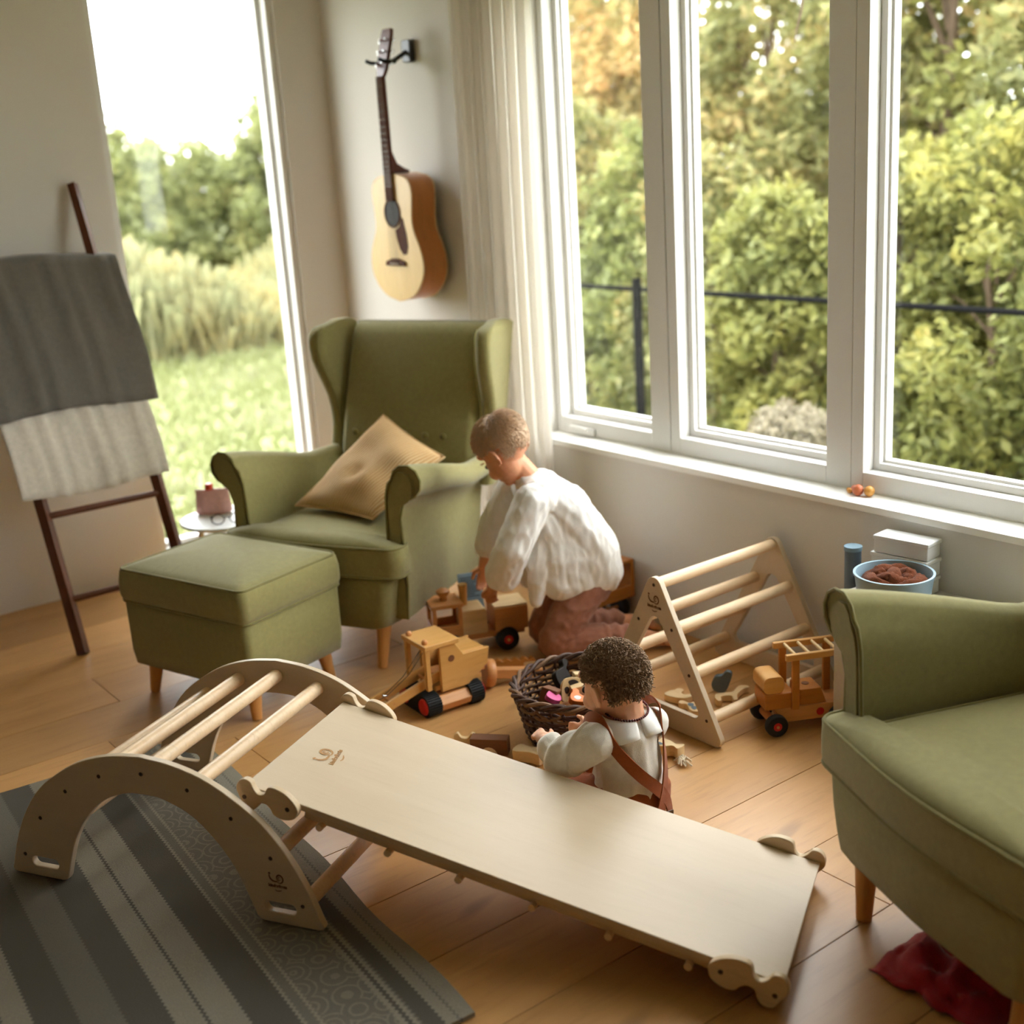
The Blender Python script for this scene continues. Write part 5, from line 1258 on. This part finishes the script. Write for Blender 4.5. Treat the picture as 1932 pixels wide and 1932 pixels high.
hand(b, RW, (.12, -.10, -.8), (.15, .85, -.1), (.8, .1, .1), .86, .5)
for sgn, yk in ((1, .082), (-1, -.066)):
    limb(b, [(-.12, sgn * .055, .27), (.018, yk, .062), (-.265, yk * 1.05, .046), ], [.068, .046, .030])
    limb(b, [(-.265, yk * 1.05, .046), (-.300, yk * 1.08, .042), (-.365, yk * 1.1, .026)], [.030, .030, .020])
    for k, oy in enumerate((-.021, -.009, .002, .012, .021)):
        capsule(b, (-.365, yk * 1.1 + oy, .022), (-.398 + abs(oy - .0) * .25, yk * 1.1 + oy * 1.05, .012), .0095, .0078, 10)
blob('body', b, 'skin_boy', boy, .0034, 4)
for q in (-1, 1):
    MB().ell((0, 0, 0), (.006, .011, .008), 12, 8, Mh @ T(.079 * HS, q * .028 * HS, -.012 * HS)).build('eye', 'eye_dark', boy)
    MB().ell((0, 0, 0), (.004, .015, .003), 12, 6, Mh @ T(.086 * HS, q * .029 * HS, .006 * HS)).build('eyebrow', 'hair_blond', boy)
hair(boy, Mh, HS, 'boy', 'hair_blond', 2600, 4)
s = MB()
for q in (-1, 1):
    limb(s, [(-.150, q * .050, .300), (-.138, q * .052, .37), (-.060, q * .055, .50), (.0, q * .06, .565)], [.088, .088, .086, .070])
    limb(s, [(-.06, q * .065, .33), (-.01, q * .07, .42), (.02, q * .07, .50)], [.060, .062, .062])
    limb(s, [(-.17, q * .058, .282), (-.02, q * .078, .270)], [.066, .056])
    for xa in (-.14, -.095, -.05, -.005): limb(s, [(xa * .5, q * .062, .46), (xa * .8, q * .075, .36), (xa, q * .080, .275)], [.066, .064, .054])
limb(s, [(-.13, 0, .32), (-.05, 0, .50), (.02, 0, .575)], [.10, .10, .08])
limb(s, [(.045, .095, .583), (.045, -.095, .583)], [.062, .062]); s.ell((.050, 0, .622), (.054, .068, .034), 18, 10)
limb(s, [LS, (.15, .125, .43), (.176, .055, .325)], [.062, .060, .062]); limb(s, [RS, (.155, -.165, .44), (.178, -.188, .355)], [.058, .050, .048])
limb(s, [(.02, .06, .44), (.055, .08, .34), (.075, .088, .225)], [.060, .045, .022]); limb(s, [(.02, -.04, .46), (.06, -.045, .34), (.072, -.04, .255)], [.055, .042, .024]); limb(s, [(.06, .07, .33), (.07, -.04, .33)], [.03, .03])
blob('shirt', s, 'white_linen', boy, .0042, 4, wrinkles(.0048, 22, 2, (1, 1, .62)))
t = MB()
limb(t, [(-.120, .045, .255), (-.120, -.045, .255)], [.084, .084])
for sgn, yk in ((1, .082), (-1, -.066)):
    limb(t, [(-.12, sgn * .055, .265), (-.045, sgn * .072, .165), (.014, yk, .072)], [.076, .070, .062])
    limb(t, [(.014, yk, .068), (-.12, yk * 1.05, .062), (-.235, yk * 1.08, .053)], [.062, .055, .044])
def cuff(co):
    return .004 * np.sin(co[:, 0] * 150) * (co[:, 0] < -.15) * (co[:, 2] < .13)
blob('trousers', t, 'rose_linen', boy, .0042, 4, wrinkles(.0048, 20, 5, (1, 1, 1), cuff))

# ---- toddler sitting behind the slide board
tod = thing('person', 'person in a cream jumper with rust braces sitting on the floor at the basket', 'person', (1.900, 2.136, 0), math.radians(82))
Mt = T(.014, .020, .392) @ RZ(math.radians(16)) @ RY(math.radians(14)); TS = .95
b = MB(); head(b, Mt, TS)
limb(b, [(-.008, 0, .275), (.000, .004, .335)], [.050, .050])
limb(b, [(0, 0, .085), (-.005, 0, .16), (-.008, 0, .245)], [.088, .078, .070]); limb(b, [(-.01, .07, .265), (-.01, -.07, .265)], [.036, .036])
TL = [(-.012, .095, .262), (.050, .155, .205), (.140, .145, .212)]; TR = [(-.006, -.082, .258), (.080, -.080, .205), (.155, .005, .200)]
limb(b, TL, [.036, .029, .021]); limb(b, TR, [.036, .029, .021])
hand(b, TL[2], (.8, .0, .15), (.1, -.35, -.9), (.1, -.9, .35), .78, .75); hand(b, TR[2], (.75, .55, -.05), (.45, -.75, -.5), (.3, -.2, .9), .78, .8)
for q in (-1, 1):
    limb(b, [(.01, q * .06, .062), (.15, q * .125, .055), (.25, q * .06, .036)], [.060, .045, .028]); limb(b, [(.25, q * .06, .036), (.305, q * .035, .032)], [.027, .019])
blob('body', b, 'skin_toddler', tod, .0034, 4)
for q in (-1, 1): MB().ell((0, 0, 0), (.006, .011, .009), 12, 8, Mt @ T(.079 * TS, q * .028 * TS, -.014 * TS)).build('eye', 'eye_dark', tod)
hair(tod, Mt, TS, 'toddler', 'hair_brown', 2100, 7)
s = MB()
limb(s, [(0, 0, .11), (-.006, 0, .17), (-.010, 0, .245)], [.094, .088, .074]); limb(s, [(-.012, .068, .262), (-.012, -.060, .262)], [.046, .042])
limb(s, TL[:2] + [(.120, .147, .211)], [.052, .048, .036]); limb(s, TR[:2] + [(.138, -.015, .201)], [.043, .040, .033])
def rings_(co):   # gathered sleeve folds on the left forearm
    a = co[:, 0] * 110 + co[:, 1] * 10
    return .0042 * np.sin(a) * (co[:, 1] > .105) * (co[:, 0] > .0)
jm = blob('jumper', s, 'cream_knit', tod, .004, 4, wrinkles(.005, 18, 9, (1, 1, .6), rings_))
s = MB()
limb(s, [(.0, 0, .075), (.0, 0, .085)], [.101, .103])
for q in (-1, 1): limb(s, [(.01, q * .06, .068), (.155, q * .126, .060), (.235, q * .070, .044)], [.070, .056, .043])
blob('dungarees', s, 'rust_cotton', tod, .0045, 4, wrinkles(.005, 18, 11, (1, 1, 1)))
# two-part round collar open at the back
for q in (-1, 1):
    m = MB(); na, nr = 22, 5
    for j in range(nr + 1):
        f_ = j / nr
        for i in range(na + 1):
            u = i / na; a = PI - q * (.10 + 2.75 * u); ro = .057 + (.036 + .003 * math.sin(5 * PI * u)) * f_ * (1 - (2 * u - 1) ** 8 * .35)
            m.v.append((ro * math.cos(a) * .88 - .006, ro * math.sin(a) * 1.06, .312 - .024 * f_ - .030 * f_ * f_ * (.6 + .4 * abs(math.sin(a))) + .004 * math.sin(u * 14) * f_))
    m.f = [(j * (na + 1) + i, j * (na + 1) + i + 1, (j + 1) * (na + 1) + i + 1, (j + 1) * (na + 1) + i) for j in range(nr) for i in range(na)]
    o = m.build('collar', 'white_linen', tod, sharp=0); so_ = o.modifiers.new('thickness', 'SOLIDIFY'); so_.thickness = .005; so_.offset = 0
def strap(pts, w_):
    P = [Vector(p) for p in pts]; sm = []
    for i in range(len(P) - 1):
        p0, p1, p2, p3 = P[max(i - 1, 0)], P[i], P[i + 1], P[min(i + 2, len(P) - 1)]
        for j in range(6):
            t_ = j / 6; sm.append(.5 * ((2 * p1) + (p2 - p0) * t_ + (2 * p0 - 5 * p1 + 4 * p2 - p3) * t_ * t_ + (3 * p1 - p0 - 3 * p2 + p3) * t_ ** 3))
    sm.append(P[-1]); m = MB(); L = []
    for i, p in enumerate(sm):
        tg_ = (sm[min(i + 1, len(sm) - 1)] - sm[max(i - 1, 0)]).normalized(); out_ = (p - Vector((-.008, 0, min(p.z, .245)))).normalized(); sd = tg_.cross(out_).normalized(); out_ = sd.cross(tg_).normalized()
        L.append([tuple(p + sd * w_ + out_ * .0), tuple(p + sd * w_ + out_ * .004), tuple(p - sd * w_ + out_ * .004), tuple(p - sd * w_)])
    m.rings(L); return m.build('strap', 'rust_cotton', tod, sharp=40)
def tor(y, z):   # back surface of the jumper
    r_ = float(np.interp(z, [.05, .11, .17, .22, .26], [.100, .0945, .089, .083, .076])) + .0065
    return -.006 - math.sqrt(max(.0004, r_ * r_ - y * y * .92))
for q, yb in ((1, (.055, .022, -.020, -.052, -.060)), (-1, (-.068, -.060, -.048, -.030, -.012))):
    pts = [(.088, q * .055, .15), (.078, q * .076, .235), (.036, q * .088, .302), (-.018, q * .088, .316)]
    pts += [(tor(y, z) - .004 * (z > .25), y, z) for y, z in zip(((.076,) if q == 1 else (-.078,)) + yb, (.268, .225, .18, .135, .09, .05))]
    strap(pts, .0155)
for y in (-.05, -.02): MB().box((-.112, y, .062), (.005, .020, .016)).build('buckle', 'bolt_metal', tod, bevel=.002)
nb = MB()
nl = [(.0555 * math.cos(a) - .006, .0565 * math.sin(a), .322 + .010 * math.cos(a)) for a in np.linspace(0, 2 * PI, 54)[:-1]]
for p in nl: nb.ell(p, (.0033, .0033, .0033), 8, 5)
nb.build('necklace', 'bead_red', tod)
